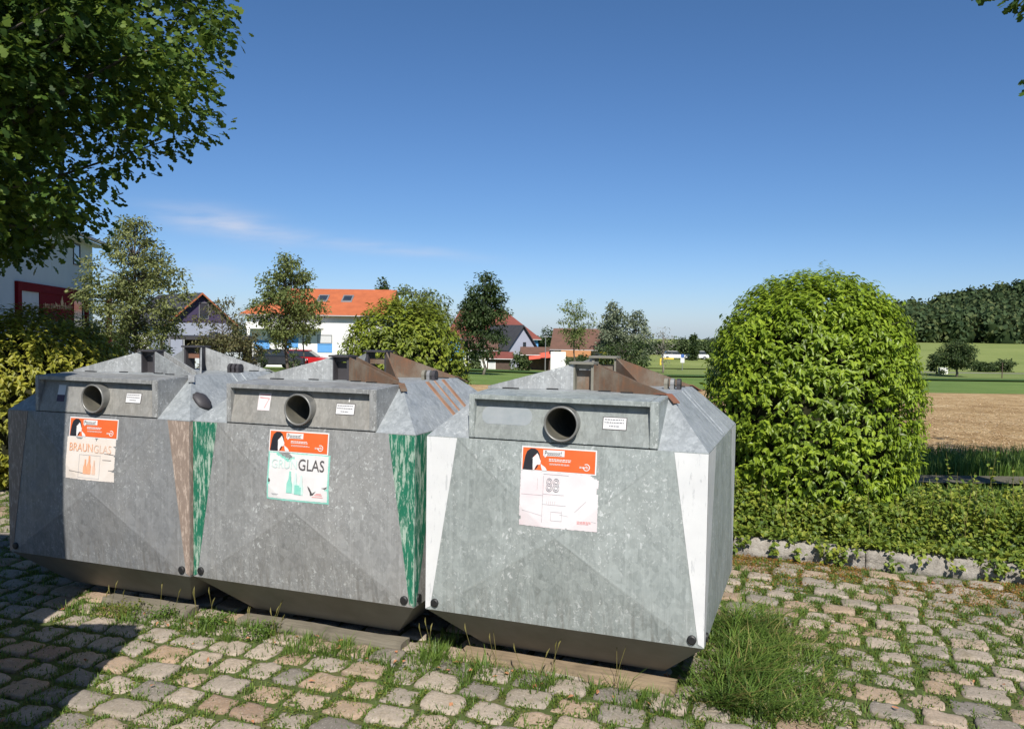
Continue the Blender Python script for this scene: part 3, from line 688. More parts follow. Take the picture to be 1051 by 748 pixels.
    if i == 0:
        sh = grid_sheet('paper_sticker', -.215, .562, .200, .836, 1, M['paper_cream'], root, torn=((.25, 1.0, .09, .06), (.6, 1.0, .05, .06), (1.0, .83, .04, .03), (1.0, .26, .11, .04), (1.0, .62, .03, .03)), seed=3, n=44)
        text_on('lettering', 'BRAUN', -.188, .010, .745, .798, 3, M['letter_orange'], sh)
        text_on('lettering', 'GLAS', .020, .168, .742, .795, 3, M['letter_orange_faint'], sh)
        fr = [rect(-.10, .575, -.098, .725), rect(.078, .575, .080, .725), rect(-.10, .723, .08, .725), rect(-.10, .575, .08, .577)]
        on_front('thin_frame', fr, 2, M['line_grey'], sh); bc = M['letter_orange']; tint_m = M['letter_orange_faint']
        def bottles(x, s): return [[(x-.018*s,.60),(x+.018*s,.60),(x+.018*s,.60+.055*s),(x+.007*s,.60+.082*s),(x+.006*s,.60+.12*s),(x-.006*s,.60+.12*s),(x-.007*s,.60+.082*s),(x-.018*s,.60+.055*s)]]
        on_front('bottle_picture', bottles(-.045, .8) + bottles(-.012, 1.0), 2, bc, sh); on_front('bottle_picture', bottles(.030, .78), 2, tint_m, sh)
        on_front('scratch', [[(.10,.70),(.17,.702),(.172,.699),(.10,.698)], [(-.18,.616),(-.06,.606),(-.06,.604),(-.18,.613)], [(.11,.742),(.19,.738),(.19,.735),(.11,.740)]], 2.5, M['letter_dark'], sh)
    elif i == 1:
        sh = grid_sheet('paper_sticker', -.197, .553, .232, .836, 1, M['turq'], root, seed=5, torn=((.24, 1.0, .10, .09), (.34, .93, .09, .06)), n=36)
        grid_sheet('white_field', -.186, .563, .222, .830, 2, M['paper'], sh, seed=6, torn=((.23, 1.0, .13, .12), (.33, .91, .11, .09), (0, .33, .03, .04), (1.0, .27, .06, .02)), n=44)
        text_on('lettering', 'GRÜN', -.168, .010, .742, .806, 4, M['turq_faint'], sh)
        text_on('lettering', 'GLAS', .020, .198, .738, .805, 4, M['letter_dark'], sh, bold=.005)
        def bottle(x, s, b0=.600): return [[(x-.020*s,b0),(x+.020*s,b0),(x+.020*s,b0+.055*s),(x+.008*s,b0+.085*s),(x+.006*s,b0+.13*s),(x-.006*s,b0+.13*s),(x-.008*s,b0+.085*s),(x-.020*s,b0+.055*s)]]
        on_front('bottle_picture', bottle(-.035, .98), 3.4, M['turq'], sh); on_front('bottle_picture', bottle(.005, .95, .598), 3.0, M['turq_faint'], sh)
        on_front('bottle_picture', bottle(.045, .88, .594), 3.4, M['turq_faint'], sh); on_front('bottle_picture', [rect(.002, .596, .036, .65), rect(.036, .594, .048, .64)], 3.9, M['turq'], sh)
        on_front('tear', [[(.09,.650),(.105,.640),(.125,.610),(.15,.625),(.13,.60),(.112,.596),(.116,.606),(.098,.630)], [(-.185,.68),(-.178,.675),(-.172,.664),(-.180,.655),(-.187,.66)], [(.185,.645),(.205,.648),(.225,.655),(.21,.640)]], 3.4, M['letter_dark'], sh)
        on_front('small_lines', [rect(.14, .60, .19, .604), rect(.125, .588, .195, .592), rect(.15, .608, .185, .611)], 3.2, M['line_red'], sh)
        on_front('small_lines', [rect(-.16, .588, -.11, .590), rect(-.155, .583, -.12, .585)], 3.2, M['line_grey'], sh)
    else:
        sh = grid_sheet('paper_sticker', -.207, .546, .222, .836, 1, M['paper_pink'], root, seed=9, torn=((1.0, 1.0, .12, .08), (1.0, .72, .025, .10), (0, .13, .025, .04), (.62, 0, .03, .015)), n=48)
        text_on('lettering', '88', -.062, .012, .735, .808, 3, M['line_grey'], sh, outline=True)
        th = .0012
        lines = [rect(-.079, .57, -.079+th*1.5, .815), rect(-.079, .72, .04, .72+th), rect(-.079, .666, .05, .666+th), rect(-.03, .585, -.03+th, .63), rect(-.03, .63, .03, .63+th), rect(-.03, .585, .03, .585+th), rect(.03, .585, .03+th, .64), rect(-.2, .712, -.08, .712+th), rect(-.112, .80, -.112+th, .74), rect(-.079, .824, .06, .826)]
        for k in range(5): lines.append(rect(-.055+k*.011, .67, -.054+k*.011, .685))
        lines += [[(-.19,.628),(-.08,.607),(-.08,.606),(-.19,.6265)], [(.02,.62),(.215,.594),(.215,.592),(.02,.6185)], [(.1,.64),(.16,.70),(.161,.699),(.1015,.639)]]
        on_front('faint_drawing', lines, 2, M['line_grey'], sh)
        on_front('small_lines', bars(.115, .195, .595, 3, .003, .003, rn), 2, M['line_red'], sh)
    # small label on the panel
    lx = .226 if i == 2 else .240; zl_ = ZB+1.075
    lb = on_front('instruction_label', [rect(lx, zl_, lx+.128, zl_+.066)], 1, M['letter_dark'], root, y0=recf)
    on_front('label_face', [rect(lx+.004, zl_+.004, lx+.124, zl_+.062)], 2, M['white'], lb, y0=recf)
    on_front('small_lines', bars(lx+.010, lx+.118, zl_+.055, 2, .005, .010, rn, .05) + bars(lx+.035, lx+.09, zl_+.022, 1, .005, .01, rn, .05), 3, M['small_print'], lb, y0=recf)
    if i == 1:
        o_ = on_front('paper_scrap', [rect(-.310, ZB+1.075, -.222, ZB+1.178)], 1, M['paper_pink'], root, y0=recf)
        on_front('red_scribble', [rect(-.30, ZB+1.166, -.23, ZB+1.172), [(-.30,ZB+1.155),(-.235,ZB+1.150),(-.235,ZB+1.146),(-.298,ZB+1.149)], [(-.232,ZB+1.15),(-.262,ZB+1.09),(-.258,ZB+1.09),(-.228,ZB+1.15)]], 2, M['line_red'], o_, y0=recf)
        on_front('paper_scrap', [rect(.32, ZB+1.150, .328, ZB+1.175)], 1, M['paper'], root, y0=recf)
    if i == 0:
        o_ = on_front('small_sticker', [rect(-.350, ZB+1.105, -.285, ZB+1.17)], 1, M['white'], root, y0=recf)
        on_front('dark_half', [rect(-.350, ZB+1.060, -.285, ZB+1.105)], 1, M['purple'], o_, y0=recf)
    if i == 2:
        pts = [(-.31 + (.10 if math.cos(a) > 0 else -.10) + .045*math.cos(a), ZB+1.118 + .047*math.sin(a)) for a in [2*PI*(k+.5)/28 for k in range(28)]]
        on_front('oval_patch', [pts], .6, M['oval'], root, y0=recf)
    return root
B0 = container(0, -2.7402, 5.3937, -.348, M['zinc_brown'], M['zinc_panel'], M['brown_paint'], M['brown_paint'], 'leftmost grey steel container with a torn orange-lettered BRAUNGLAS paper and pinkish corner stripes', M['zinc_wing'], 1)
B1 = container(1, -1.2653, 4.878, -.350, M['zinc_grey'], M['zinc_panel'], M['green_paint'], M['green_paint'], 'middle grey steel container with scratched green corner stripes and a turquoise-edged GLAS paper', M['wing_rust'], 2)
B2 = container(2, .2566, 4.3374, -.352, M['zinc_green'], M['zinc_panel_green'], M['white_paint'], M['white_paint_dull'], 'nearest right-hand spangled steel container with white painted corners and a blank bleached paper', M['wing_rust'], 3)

# dark cap lying on the roof slope of the left container
mb = MB(); rn = random.Random(5); nu, nv = 12, 6
for j in range(nv+1):
    for k in range(nu):
        t = 2*PI*k/nu; ph = PI/2*j/nv; r = .062*math.cos(ph)*(1+.2*mnoise.noise((math.cos(t)*2, math.sin(t)*2, j*.4)))
        mb.v.append(Vector((r*math.cos(t)*1.2, r*math.sin(t), .038*math.sin(ph))))
for j in range(nv):
    for k in range(nu):
        k2 = (k+1) % nu; mb.f.append((j*nu+k, j*nu+k2, (j+1)*nu+k2, (j+1)*nu+k)); mb.fm.append(0)
mb.f.append(tuple(range(nu))[::-1]); mb.fm.append(0)
o = mb.build('cap', M['frame_dark'], smoothf=True)
def binpt(B, p): return Matrix.Translation(B.location) @ Matrix.Rotation(B.rotation_euler.z, 4, 'Z') @ Vector(p)
o.location = binpt(B0, (lerp(RX, W2, .62), .22, lerp(ZR, ZT, .62)+.004)); o.rotation_euler = (0, .80, -.35)
tag(o, 'small crumpled black cap lying on the sloping roof between the left and middle containers', 'cap')

# planks the containers stand on
def plank(B, x0, x1, y0, y1, z0, z1, mat, label, ang=0, seed=1):
    mb = MB(); n = 26; b = 0
    for i in range(n+1):
        x = lerp(x0, x1, i/n)
        for (yy_, zz) in ((y0, z0), (y0, (z0+z1)/2), (y0+.004, z1), ((y0+y1)/2, z1+.002), (y1, z1), (y1, z0)):
            k = mnoise.noise((x*3+seed, yy_*9, zz*9)); k2 = mnoise.noise((x*14+seed, yy_*30, zz*40))
            xx = x + (.012*mnoise.noise((yy_*30, zz*30, seed+i)) if i in (0, n) else 0)
            mb.v.append(Vector((xx, yy_ + .006*k + .003*k2 + ang*(x-x0), zz + (.005*k + .002*k2)*(zz > z0+.01))))
    for i in range(n):
        for k in range(6):
            k2 = (k+1) % 6; mb.f.append((i*6+k, i*6+k2, (i+1)*6+k2, (i+1)*6+k))
    mb.f.append(tuple(range(6))); mb.f.append(tuple(n*6+k for k in range(6))); mb.fm = [0]*len(mb.f)
    o = mb.build('wooden_plank', mat); o.location = B.location; o.rotation_euler = B.rotation_euler; tag(o, label, 'plank', 'planks under the containers')
plank(B2, -.63, .61, .15, .26, .0, .058, M['wood_orange'], 'sun-bleached orange plank under the front of the right-hand container', 0, 1)
plank(B1, -.56, .62, .14, .25, .0, .055, M['wood_grey'], 'long weathered grey plank under the front of the middle container', 0, 5)
plank(B0, -.1, .62, .14, .25, .0, .055, M['wood_grey'], 'short grey plank with weeds growing over it under the left container', 0, 9)

# ------------------------------------------------------------------ foliage helpers
class Leaves:
    def __init__(s): s.v = []; s.f = []
    def leaf(s, p, d, n, L_, W_, bend=.25):
        """pointed leaf with a folded midrib"""
        sd_ = d.cross(n).normalized(); n = sd_.cross(d)
        b = len(s.v); m = p + d*L_*.5 - n*W_*.16
        s.v += [p, p + d*L_*.42 + sd_*W_*.5, p + d*L_*.42 - sd_*W_*.5, m, p + d*L_ - n*L_*bend]
        s.f += [(b, b+1, b+3), (b, b+3, b+2), (b+1, b+4, b+3), (b+3, b+4, b+2)]
    def lobed(s, p, d, n, L_, W_):
        sd_ = d.cross(n).normalized(); b = len(s.v)
        for a, w_ in ((0, .04), (.22, .26), (.34, .14), (.52, .48), (.64, .28), (.84, .42), (1.0, .08)):
            s.v.append(p + d*L_*a + sd_*W_*w_ - n*L_*.25*a*a)
        for a, w_ in ((.84, .42), (.64, .28), (.52, .48), (.34, .14), (.22, .26)):
            s.v.append(p + d*L_*a - sd_*W_*w_ - n*L_*.25*a*a)
        s.f.append(tuple(range(b, b+12)))
    def quad(s, p, d, n, L_, W_):
        sd_ = d.cross(n).normalized(); b = len(s.v)
        s.v += [p, p + d*L_*.55 + sd_*W_*.5, p + d*L_ - n*L_*.2, p + d*L_*.45 - sd_*W_*.5]; s.f.append((b, b+1, b+2, b+3))
    def blade(s, p, h, lean, w_):
        b = len(s.v); sd_ = Vector((-lean.y, lean.x, 0)); sd_ = sd_.normalized()*w_/2 if sd_.length > 1e-6 else Vector((w_/2, 0, 0))
        up = Vector((0, 0, h)); s.v += [p - sd_, p + sd_, p + up*.55 + lean*.3 + sd_*.8, p + up*.55 + lean*.3 - sd_*.8, p + up*.9 + lean]
        s.f += [(b, b+1, b+2, b+3), (b+3, b+2, b+4)]
    def build(s, name, mat, parent=None):
        return mesh_obj(name, s.v, s.f, mat, parent)
def rv(rn):
    while True:
        q = Vector((rn.uniform(-1, 1), rn.uniform(-1, 1), rn.uniform(-1, 1)))
        if .01 < q.length < 1: return q.normalized()

def dome_bush(x, y, r, h, mat, label, n, L_, seed, wide=1.0, lowfrac=.40, ry=None):
    z0 = terrain(x, y) + (.1 if y < 10 else 0); root = empty('clipped_shrub', (x, y, z0)); tag(root, label, 'shrub', 'round clipped shrubs')
    rn = random.Random(seed); lv = Leaves(); ry = ry or r
    lo = lowfrac
    def surf(ph, a):
        """ph from -lo-part (bottom) to PI/2 (top): unit shell, superellipse"""
        c_, s_ = max(0, math.cos(ph)), math.sin(ph)
        return c_**.80, (abs(s_)**.92) * (1 if s_ > 0 else -1)
    def rad(t):
        if t < lo: return .68 + .32*math.sin(PI/2*t/lo)
        q = min(1, (t-lo)/(1-lo)); return math.sqrt(max(0, 1-q**(2.7)))
    for _ in range(n):
        a = rn.uniform(0, 2*PI)
        if rn.random() < .40: t = rn.random()*lo; rr = rad(t)
        else:
            ph = math.asin(rn.random()); q = math.sin(ph)**.74; t = lo + (1-lo)*q; rr = rad(t)
        bump_ = 1 + .05*mnoise.noise((math.cos(a)*2.2+seed, math.sin(a)*2.2, t*5)) + .03*mnoise.noise((math.cos(a)*6, math.sin(a)*6+seed, t*12))
        dep = rn.random()**1.7; k = bump_ * (1.03 - .17*dep) * (1.05 if rn.random() < .03 else 1)
        c = Vector((math.cos(a)*rr*r*k, math.sin(a)*rr*ry*k, lo*h + (t-lo)*h*k if t > lo else t*h))
        outw = Vector((math.cos(a)*rr, math.sin(a)*rr, max(0, (t-.45))*2.0)).normalized()
        m_ = rn.randint(5, 8); ax = (outw + rv(rn)*.45 + Vector((0, 0, .25))).normalized()
        for q in range(m_):
            pp = c + ax*(q*L_*.22) ; sdv = rv(rn); sdv = (sdv - ax*sdv.dot(ax)).normalized()
            d = (outw*.55 + sdv*.85 + Vector((0, 0, -.75 if t < .85 else -.35))).normalized()
            nn_ = (outw*.8 + Vector((0, 0, .75)) + rv(rn)*.35).normalized()
            s_ = rn.uniform(.65, 1.15); lv.leaf(pp, d, nn_, L_*s_, L_*.50*s_, .22)
    lv.build('foliage', mat, root)
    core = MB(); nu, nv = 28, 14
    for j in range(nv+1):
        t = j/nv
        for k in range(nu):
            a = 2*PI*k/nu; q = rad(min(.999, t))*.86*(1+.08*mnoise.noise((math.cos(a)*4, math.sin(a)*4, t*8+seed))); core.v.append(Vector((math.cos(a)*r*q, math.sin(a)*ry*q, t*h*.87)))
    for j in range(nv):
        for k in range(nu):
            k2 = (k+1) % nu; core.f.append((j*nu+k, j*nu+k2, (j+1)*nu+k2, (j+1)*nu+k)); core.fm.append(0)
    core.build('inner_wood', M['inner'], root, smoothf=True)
    tw = MB()
    for _ in range(int(60)):
        a = rn.uniform(0, 2*PI); t = rn.uniform(.05, .8); q = rad(t)
        p0 = Vector((math.cos(a)*r*q*.7, math.sin(a)*ry*q*.7, t*h)); p1 = Vector((math.cos(a+.1)*r*q*1.0, math.sin(a+.1)*ry*q*1.0, t*h+.08)); tw.tube([p0, p1], [.008, .003], 4)
    tw.build('twigs', M['twig'], root)
    return root

def tree(name, x, y, label, cat, top, trunk_h, rx, mat, bark, seed, n_cl=60, per=30, L_=.12, cl_r=.35, tr=.09, shape='oval', lobed=False, group=None, gap=.25, cz=None, rzv=None, ry=None, lean=0, droop=.3, minz=None, spread=None, flat=False, keep=None, extra=()):
    z0 = terrain(x, y); root = empty(name, (x, y, z0)); tag(root, label, cat, group); rn = random.Random(seed)
    H = top - z0; ry = ry or rx
    zc = cz - z0 if cz is not None else trunk_h + (H - trunk_h)*.5; rz_ = rzv or (H - trunk_h)*.5
    tb = MB(); hh = zc + rz_*.55
    pts = [Vector((0, 0, -.1)), Vector((.02*H, 0, trunk_h*.5)), Vector((0, .01*H, trunk_h)), Vector((lean*.4, 0, zc)), Vector((lean, 0, hh))]
    tb.tube(pts, [tr*1.25, tr, tr*.85, tr*.5, tr*.15], 9)
    cls = []
    tries = 0
    while len(cls) < n_cl and tries < n_cl*40:
        tries += 1
        q = rv(rn)*(rn.random()**.42)
        if shape == 'cone':
            hz = rn.random(); rr = (1-hz)**.8*(.35+.65*rn.random()**.5); a = rn.uniform(0, 2*PI); q = Vector((math.cos(a)*rr, math.sin(a)*rr, hz*2-1))
        elif shape == 'egg':
            q.x *= 1 - .45*max(0, q.z); q.y *= 1 - .45*max(0, q.z)
        elif shape == 'umbrella':
            q.x *= 1 + .25*q.z; q.y *= 1 + .25*q.z
        if mnoise.noise((q.x*2.3+seed, q.y*2.3, q.z*2.3)) < -gap: continue
        c = Vector((q.x*rx + lean*.3, q.y*ry, zc + q.z*rz_))
        if minz is not None and c.z + z0 < minz: continue
        if keep and not keep(c.x + x, c.y + y, c.z + z0): continue
        cls.append((c, q))
    for ex in extra: cls.append((Vector(ex[:3]) - Vector((x, y, z0)), Vector((-.6, 0, -.3))))
    # limbs
    for idx, (c, q) in enumerate(cls):
        if spread and idx % spread and idx < n_cl - len(extra): continue
        f = rn.uniform(.35, .85); hz = max(trunk_h*.85, min(hh*.95, c.z - abs(c.x)*.45 - .1))
        base = Vector((lean*.3*hz/max(hh, .1), 0, hz)); mid = base.lerp(c, .5) + Vector((0, 0, .06*rx)) + rv(rn)*.06*rx
        w0 = tr*.30*(.5 + .5*rn.random()); tb.tube([base, mid, c], [w0, w0*.55, w0*.15], 5, caps=False)
    tb.build('trunk', bark, root, smoothf=True)
    lv = Leaves()
    for c, q in cls:
        s0 = rn.uniform(.7, 1.25); cc = cl_r*s0
        for _ in range(int(per*s0)):
            o = rv(rn)*(rn.random()**.55)*cc; o.z *= .65; p = c + o
            d = (o.normalized()*.6 + rv(rn)*.7 + Vector((q.x*.4, q.y*.4, -droop))).normalized(); n = (Vector((0, 0, 1)) + rv(rn)*.75).normalized()
            s_ = rn.uniform(.7, 1.2)*L_
            if lobed: lv.lobed(p, d, n, s_, s_*.8)
            else: lv.quad(p, d, n, s_, s_*.55)
    lv.build('crown', mat, root)
    return root

# ------------------------------------------------------------------ shrubs beside the containers
dome_bush(2.93, 8.05, .915, 2.32, M['leaf_bush'], 'tall round-topped bright green clipped shrub right of the containers', 7200, .068, 1, lowfrac=.46)
dome_bush(-1.73, 13.0, .98, 2.28, M['leaf_bush_m'], 'round yellow-green clipped shrub behind the middle container, below the white house', 3400, .085, 2, lowfrac=.25)
dome_bush(-6.10, 10.2, 1.30, 1.98, M['leaf_bush_y'], 'yellowing clipped shrub at the left edge in front of the shop building', 5200, .082, 3, lowfrac=.25)

# ground cover along the kerb
lv = Leaves(); rn = random.Random(21); stem = MB()
for _ in range(42000):
    X = rn.uniform(-3.2, 7.0) if rn.random() < .25 else rn.uniform(1.2, 5.4)
    off = rn.uniform(.02, 1.55); ky = kerb_y(X)
    hsurf = .16 + .28*smooth(.05, .6, off) + .15*mnoise.noise((X*1.7, off*2.2, 1)) + .13*mnoise.noise((X*5, off*5, 4))
    hsurf += .10*smooth(2.9, 3.6, 4.5-abs(X-3.0)) * (1 - smooth(.3, 1.0, abs(off-.75)))*0
    z = hsurf - .22*rn.random()**1.6
    if mnoise.noise((X*3.1, off*3.1, 40)) < -.42: continue
    if off < .17: z = .22 - (.02 + .60*max(0, mnoise.noise((X*3.6, 0, 7))-.12))*rn.random()
    if z > 5: continue
    yv = ky + off + ((-.05 - .08*rn.random() if z < .17 else .0) if off < .17 else 0)
    p = Vector((X - off*.0, yv, z)); d = (rv(rn) + Vector((0, -.5, -.15))).normalized(); n = (Vector((0, -.25, 1)) + rv(rn)*.6).normalized()
    s_ = rn.uniform(.022, .066); lv.leaf(p, d, n, s_, s_*.72, .15)
tag(lv.build('ground_cover', M['leaf_cover']), kind='stuff')
lv = Leaves()
def shoot(px, py_, h, lean_, col_leaf, r_=.004):
    p = Vector((px, py_, .15)); pts = [p, p + Vector((lean_*.3, 0, h*.5)), p + Vector((lean_, .02, h))]
    stem.tube(pts, [r_, r_*.7, r_*.3], 5)
    for k in range(int(h*26)):
        f = rn.uniform(.25, 1); q = p + Vector((lean_*f, 0, h*f)); d = (rv(rn)+Vector((0, 0, .2))).normalized(); lv.leaf(q, d, Vector((0, -.3, 1)).normalized(), rn.uniform(.03, .055), .028)
for k in range(60):
    X = rn.uniform(1.6, 5.6); shoot(X, kerb_y(X)+rn.uniform(.2, 1.3), rn.uniform(.35, .62), rn.uniform(-.1, .1), None)
for X, h in ((3.62, .62), (3.70, .80), (3.52, .5), (4.0, .75), (3.9, .85)): shoot(X, kerb_y(X)+.45, h, rn.uniform(-.12, .12), None)
for k in range(30):
    X = rn.uniform(1.5, 5.6); ln_ = rn.uniform(.04, .17); lean_ = rn.uniform(-.05, .05)
    for q in range(int(8 + ln_*120)):
        f = rn.random(); p = Vector((X + lean_*f + rn.gauss(0, .028), kerb_y(X) - .045 - rn.random()*.035 + .08*(1-f)*(f < .3), .20 - ln_*f)); lv.leaf(p, (rv(rn)+Vector((0, -.6, -.3))).normalized(), (Vector((0, -.6, 1))+rv(rn)*.5).normalized(), rn.uniform(.03, .055), .034)
o = lv.build('taller_shoots', M['leaf_cover']); tag(o, kind='stuff'); so = stem.build('shoot_stems', M['grass_dry']); so.parent = o

# ------------------------------------------------------------------ grass and weeds
rn = random.Random(31); lv = Leaves(); lm = Leaves()
def free(X, Y): return Y < kerb_y(X) - .02 and Y > 2.9 and abs(X) < .66*Y + .5
def in_bins(X, Y):
    for B in (B0, B1, B2):
        a = B.rotation_euler.z; dx, dy = X-B.location.x, Y-B.location.y; lx = dx*math.cos(a)+dy*math.sin(a); ly = -dx*math.sin(a)+dy*math.cos(a)
        if -.85 < lx < .80 and ly > .32 and ly < 1.3: return True
    return False
for (X, Y) in joints:
    if not free(X, Y) or in_bins(X, Y): continue
    dens = .9 + .9*mnoise.noise((X*1.1, Y*1.1, 2)) + .5*smooth(1.0, 0, abs(Y-(kerb_y(X)-.3)))
    k0 = int(60*max(.18, dens))
    for _ in range(k0):
        p = Vector((X+rn.gauss(0, .036), Y+rn.gauss(0, .036), .004)); h = rn.uniform(.020, .046)
        lv.blade(p, h, Vector((rn.uniform(-.025, .025), rn.uniform(-.025, .025), 0)), rn.uniform(.004, .008))
    for _ in range(int(k0*1.3)):
        p = Vector((X+rn.gauss(0, .036), Y+rn.gauss(0, .036), rn.uniform(.009, .024))); lm.quad(p, rv(rn)*Vector((1, 1, .3)), (Vector((0, 0, 1))+rv(rn)*.4).normalized(), rn.uniform(.010, .020), rn.uniform(.008, .014))
tag(lv.build('joint_grass', M['grass']), kind='stuff'); tag(lm.build('joint_moss', M['moss']), kind='stuff')
lv = Leaves()
for _ in range(26000):
    X = rn.uniform(1.2, 5.6); o_ = abs(rn.gauss(0, .42)) + .02; Y = kerb_y(X) - o_
    if mnoise.noise((X*1.6, Y*1.6, 9)) < -.15 + .0*o_: continue
    p = Vector((X, Y, rn.uniform(.008, .032))); lv.quad(p, rv(rn)*Vector((1, 1, .4)), (Vector((0, 0, 1))+rv(rn)*.6).normalized(), rn.uniform(.010, .024), rn.uniform(.006, .014))
tag(lv.build('dry_moss', M['moss_orange']), kind='stuff')
# scattered tufts across the joints (more to the right and in front of the planks)
lv = Leaves()
def tuft(lv, X, Y, r, n, h0, h1, w_=.006, spreadf=.5, z=0):
    for _ in range(n):
        a = rn.uniform(0, 2*PI); rr = r*math.sqrt(rn.random()); p = Vector((X+rr*math.cos(a), Y+rr*math.sin(a), z)); h = rn.uniform(h0, h1)
        ln = Vector((math.cos(a), math.sin(a), 0))*h*spreadf*rn.random() + Vector((rn.uniform(-.3, .3), rn.uniform(-.3, .3), 0))*h
        lv.blade(p, h, ln, w_*rn.uniform(.6, 1.2))
for _ in range(360):
    X = rn.uniform(-2.5, 4.8); Y = rn.uniform(3.1, 6.6)
    if not free(X, Y) or in_bins(X, Y): continue
    if X < 1.0 and rn.random() < .3: continue
    tuft(lv, X, Y, rn.uniform(.03, .09), rn.randint(14, 40), .02, .065, .005, .9)
def front_of(B, lx, ly): q = binpt(B, (lx, ly, 0)); return q.x, q.y
for B, l0, l1, n in ((B2, -.8, .75, 34), (B1, -.75, .8, 34), (B0, -.2, .75, 16)):
    for _ in range(n):
        X, Y = front_of(B, rn.uniform(l0, l1), rn.uniform(-.14, .10)); tuft(lv, X, Y, rn.uniform(.03, .08), rn.randint(16, 46), .03, .11, .006, .8)
for _ in range(18):
    X, Y = front_of(B2, -.80+rn.uniform(-.08, .08), rn.uniform(.0, .4)); tuft(lv, X, Y, .05, 20, .05, .14)
tag(lv.build('low_weeds', M['grass']), kind='stuff')
# big clump beside the right container
t_ = empty('grass_clump', (1.42, 5.0, 0)); tag(t_, 'long arching green grass clump growing beside the right-hand container', 'grass clump')
lv = Leaves(); ld = Leaves()
for k in range(7500):
    ly = rn.uniform(.02, 1.40); lx = .66 + abs(rn.gauss(0, .42 if ly < 1.05 else .28))
    if lx > 1.45 or (lx < .80 and rn.random() < .6): continue
    q = binpt(B2, (lx, ly, 0)); p = Vector((q.x-1.42, q.y-5.0, 0)); edge = max(.25, 1 - max(0, lx-.85)/.95)*(.55 if lx < .80 else 1)*(.85+.4*mnoise.noise((q.x*6, q.y*6, 0)))
    h = rn.uniform(.07, .23)*edge; a = rn.gauss(-.9, 1.7); ln = Vector((math.cos(a), math.sin(a), 0))*h*rn.uniform(.4, 1.9)
    (ld if rn.random() < .13 else lv).blade(p, h, ln, rn.uniform(.005, .011))
lv.build('blades', M['grass'], t_); ld.build('dry_blades', M['grass_dry'], t_)
# weeds with seed stalks in front of the planks
def weed(B, lx, ly, label, h, n, mat, leafy=False, r=.05, cat='weed', seedy=True):
    X, Y = front_of(B, lx, ly); root = empty('weed', (X, Y, 0)); tag(root, label, cat, 'weeds along the planks')
    lv = Leaves(); tuft(lv, 0, 0, r, n*6, h*.2, h*.55, .006, .9)
    if leafy:
        for _ in range(n*22):
            q = rv(rn)*rn.random()**.5; lv.leaf(Vector((q.x*r*1.5, q.y*r*1.2, h*.30 + q.z*h*.28)), rv(rn), Vector((0, 0, 1)), .020, .013)
    lv.build('leaves', mat, root); st = MB()
    if seedy:
        for _ in range(max(2, n//3)):
            a = rn.uniform(0, 2*PI); b_ = Vector((rn.uniform(-r, r), rn.uniform(-r, r)*.6, 0)); t2 = b_ + Vector((math.cos(a)*h*.25, math.sin(a)*h*.15, h*rn.uniform(.75, 1.1)))
            st.tube([b_, b_.lerp(t2, .5)+Vector((0, 0, .02)), t2], [.0016, .0013, .001], 4); dd = (t2-b_).normalized()
            st.tube([t2-dd*.01, t2+dd*.015, t2+dd*.045+Vector((.006, 0, -.004))], [.002, .0045, .001], 5)
        st.build('seed_stalks', M['grass_dry'], root)
weed(B0, .20, .02, 'low yellowish leafy weed mound on the short grey plank under the left container', .17, 14, M['moss'], True, .14)
weed(B0, .52, .06, 'thin weed stalks at the right end of the short grey plank', .20, 8, M['grass'], True, .06)
weed(B1, -.66, .04, 'bushy weeds in the gap between the left and middle containers', .22, 12, M['grass'], True, .09)
weed(B1, -.30, .03, 'leafy weeds growing against the left half of the long grey plank', .18, 12, M['grass'], True, .10)
weed(B1, -.12, .04, 'small seedy weed against the middle of the long grey plank', .17, 7, M['grass'], False, .05)
weed(B2, -.80, .10, 'upright green weed in the dark gap between the middle and right containers', .20, 10, M['grass'], False, .05)
weed(B2, -.42, .04, 'tall seed-headed grass against the left part of the orange plank', .27, 10, M['grass'], False, .08)
weed(B2, -.10, .03, 'spreading grass tuft with few stalks before the middle of the orange plank', .20, 12, M['grass'], False, .10)
weed(B2, .34, .05, 'slender reddish-brown seed stalk before the right part of the orange plank', .30, 4, M['grass'], False, .05)
# fallen leaves, bits and pebbles
lv = Leaves()
for _ in range(130):
    X = rn.uniform(-2.4, 4.2); Y = rn.uniform(3.2, 6.3)
    if rn.random() < .5:
        B = rn.choice((B0, B1, B2)); X, Y = front_of(B, rn.uniform(-.8, .8), rn.uniform(-.1, .1))
    if free(X, Y) and not in_bins(X, Y): lv.leaf(Vector((X, Y, rn.uniform(.03, .05))), (rv(rn)*Vector((1, 1, .2))).normalized(), (Vector((0, 0, 1))+rv(rn)*.5).normalized(), rn.uniform(.02, .04), rn.uniform(.012, .025))
for k in range(9):
    q = at(686, 700, 4.45); lv.leaf(Vector((q.x+rn.gauss(0, .02), q.y+rn.gauss(0, .015), .03)), rv(rn), rv(rn), .03, .025)
tag(lv.build('fallen_leaves', M['leaf_fallen']), kind='stuff')
mb = MB()
for _ in range(240):
    B = rn.choice((B0, B1, B2)); X, Y = front_of(B, rn.uniform(-.85, .8), rn.uniform(-.10, .12)); s_ = rn.uniform(.006, .022)
    if rn.random() < .25: X, Y = front_of(B2, -.80+rn.uniform(-.1, .1), rn.uniform(-.1, .2))
    vs_ = [Vector((X, Y, .012)) + rv(rn)*s_ for _ in range(6)]
    b = len(mb.v); mb.v += vs_; mb.f += [(b, b+1, b+2), (b, b+2, b+3), (b, b+3, b+4), (b, b+4, b+1), (b+5, b+2, b+1), (b+5, b+3, b+2), (b+5, b+4, b+3), (b+5, b+1, b+4)]; mb.fm += [0]*8
tag(mb.build('gravel', M['kerb'], recalc=False), kind='stuff')

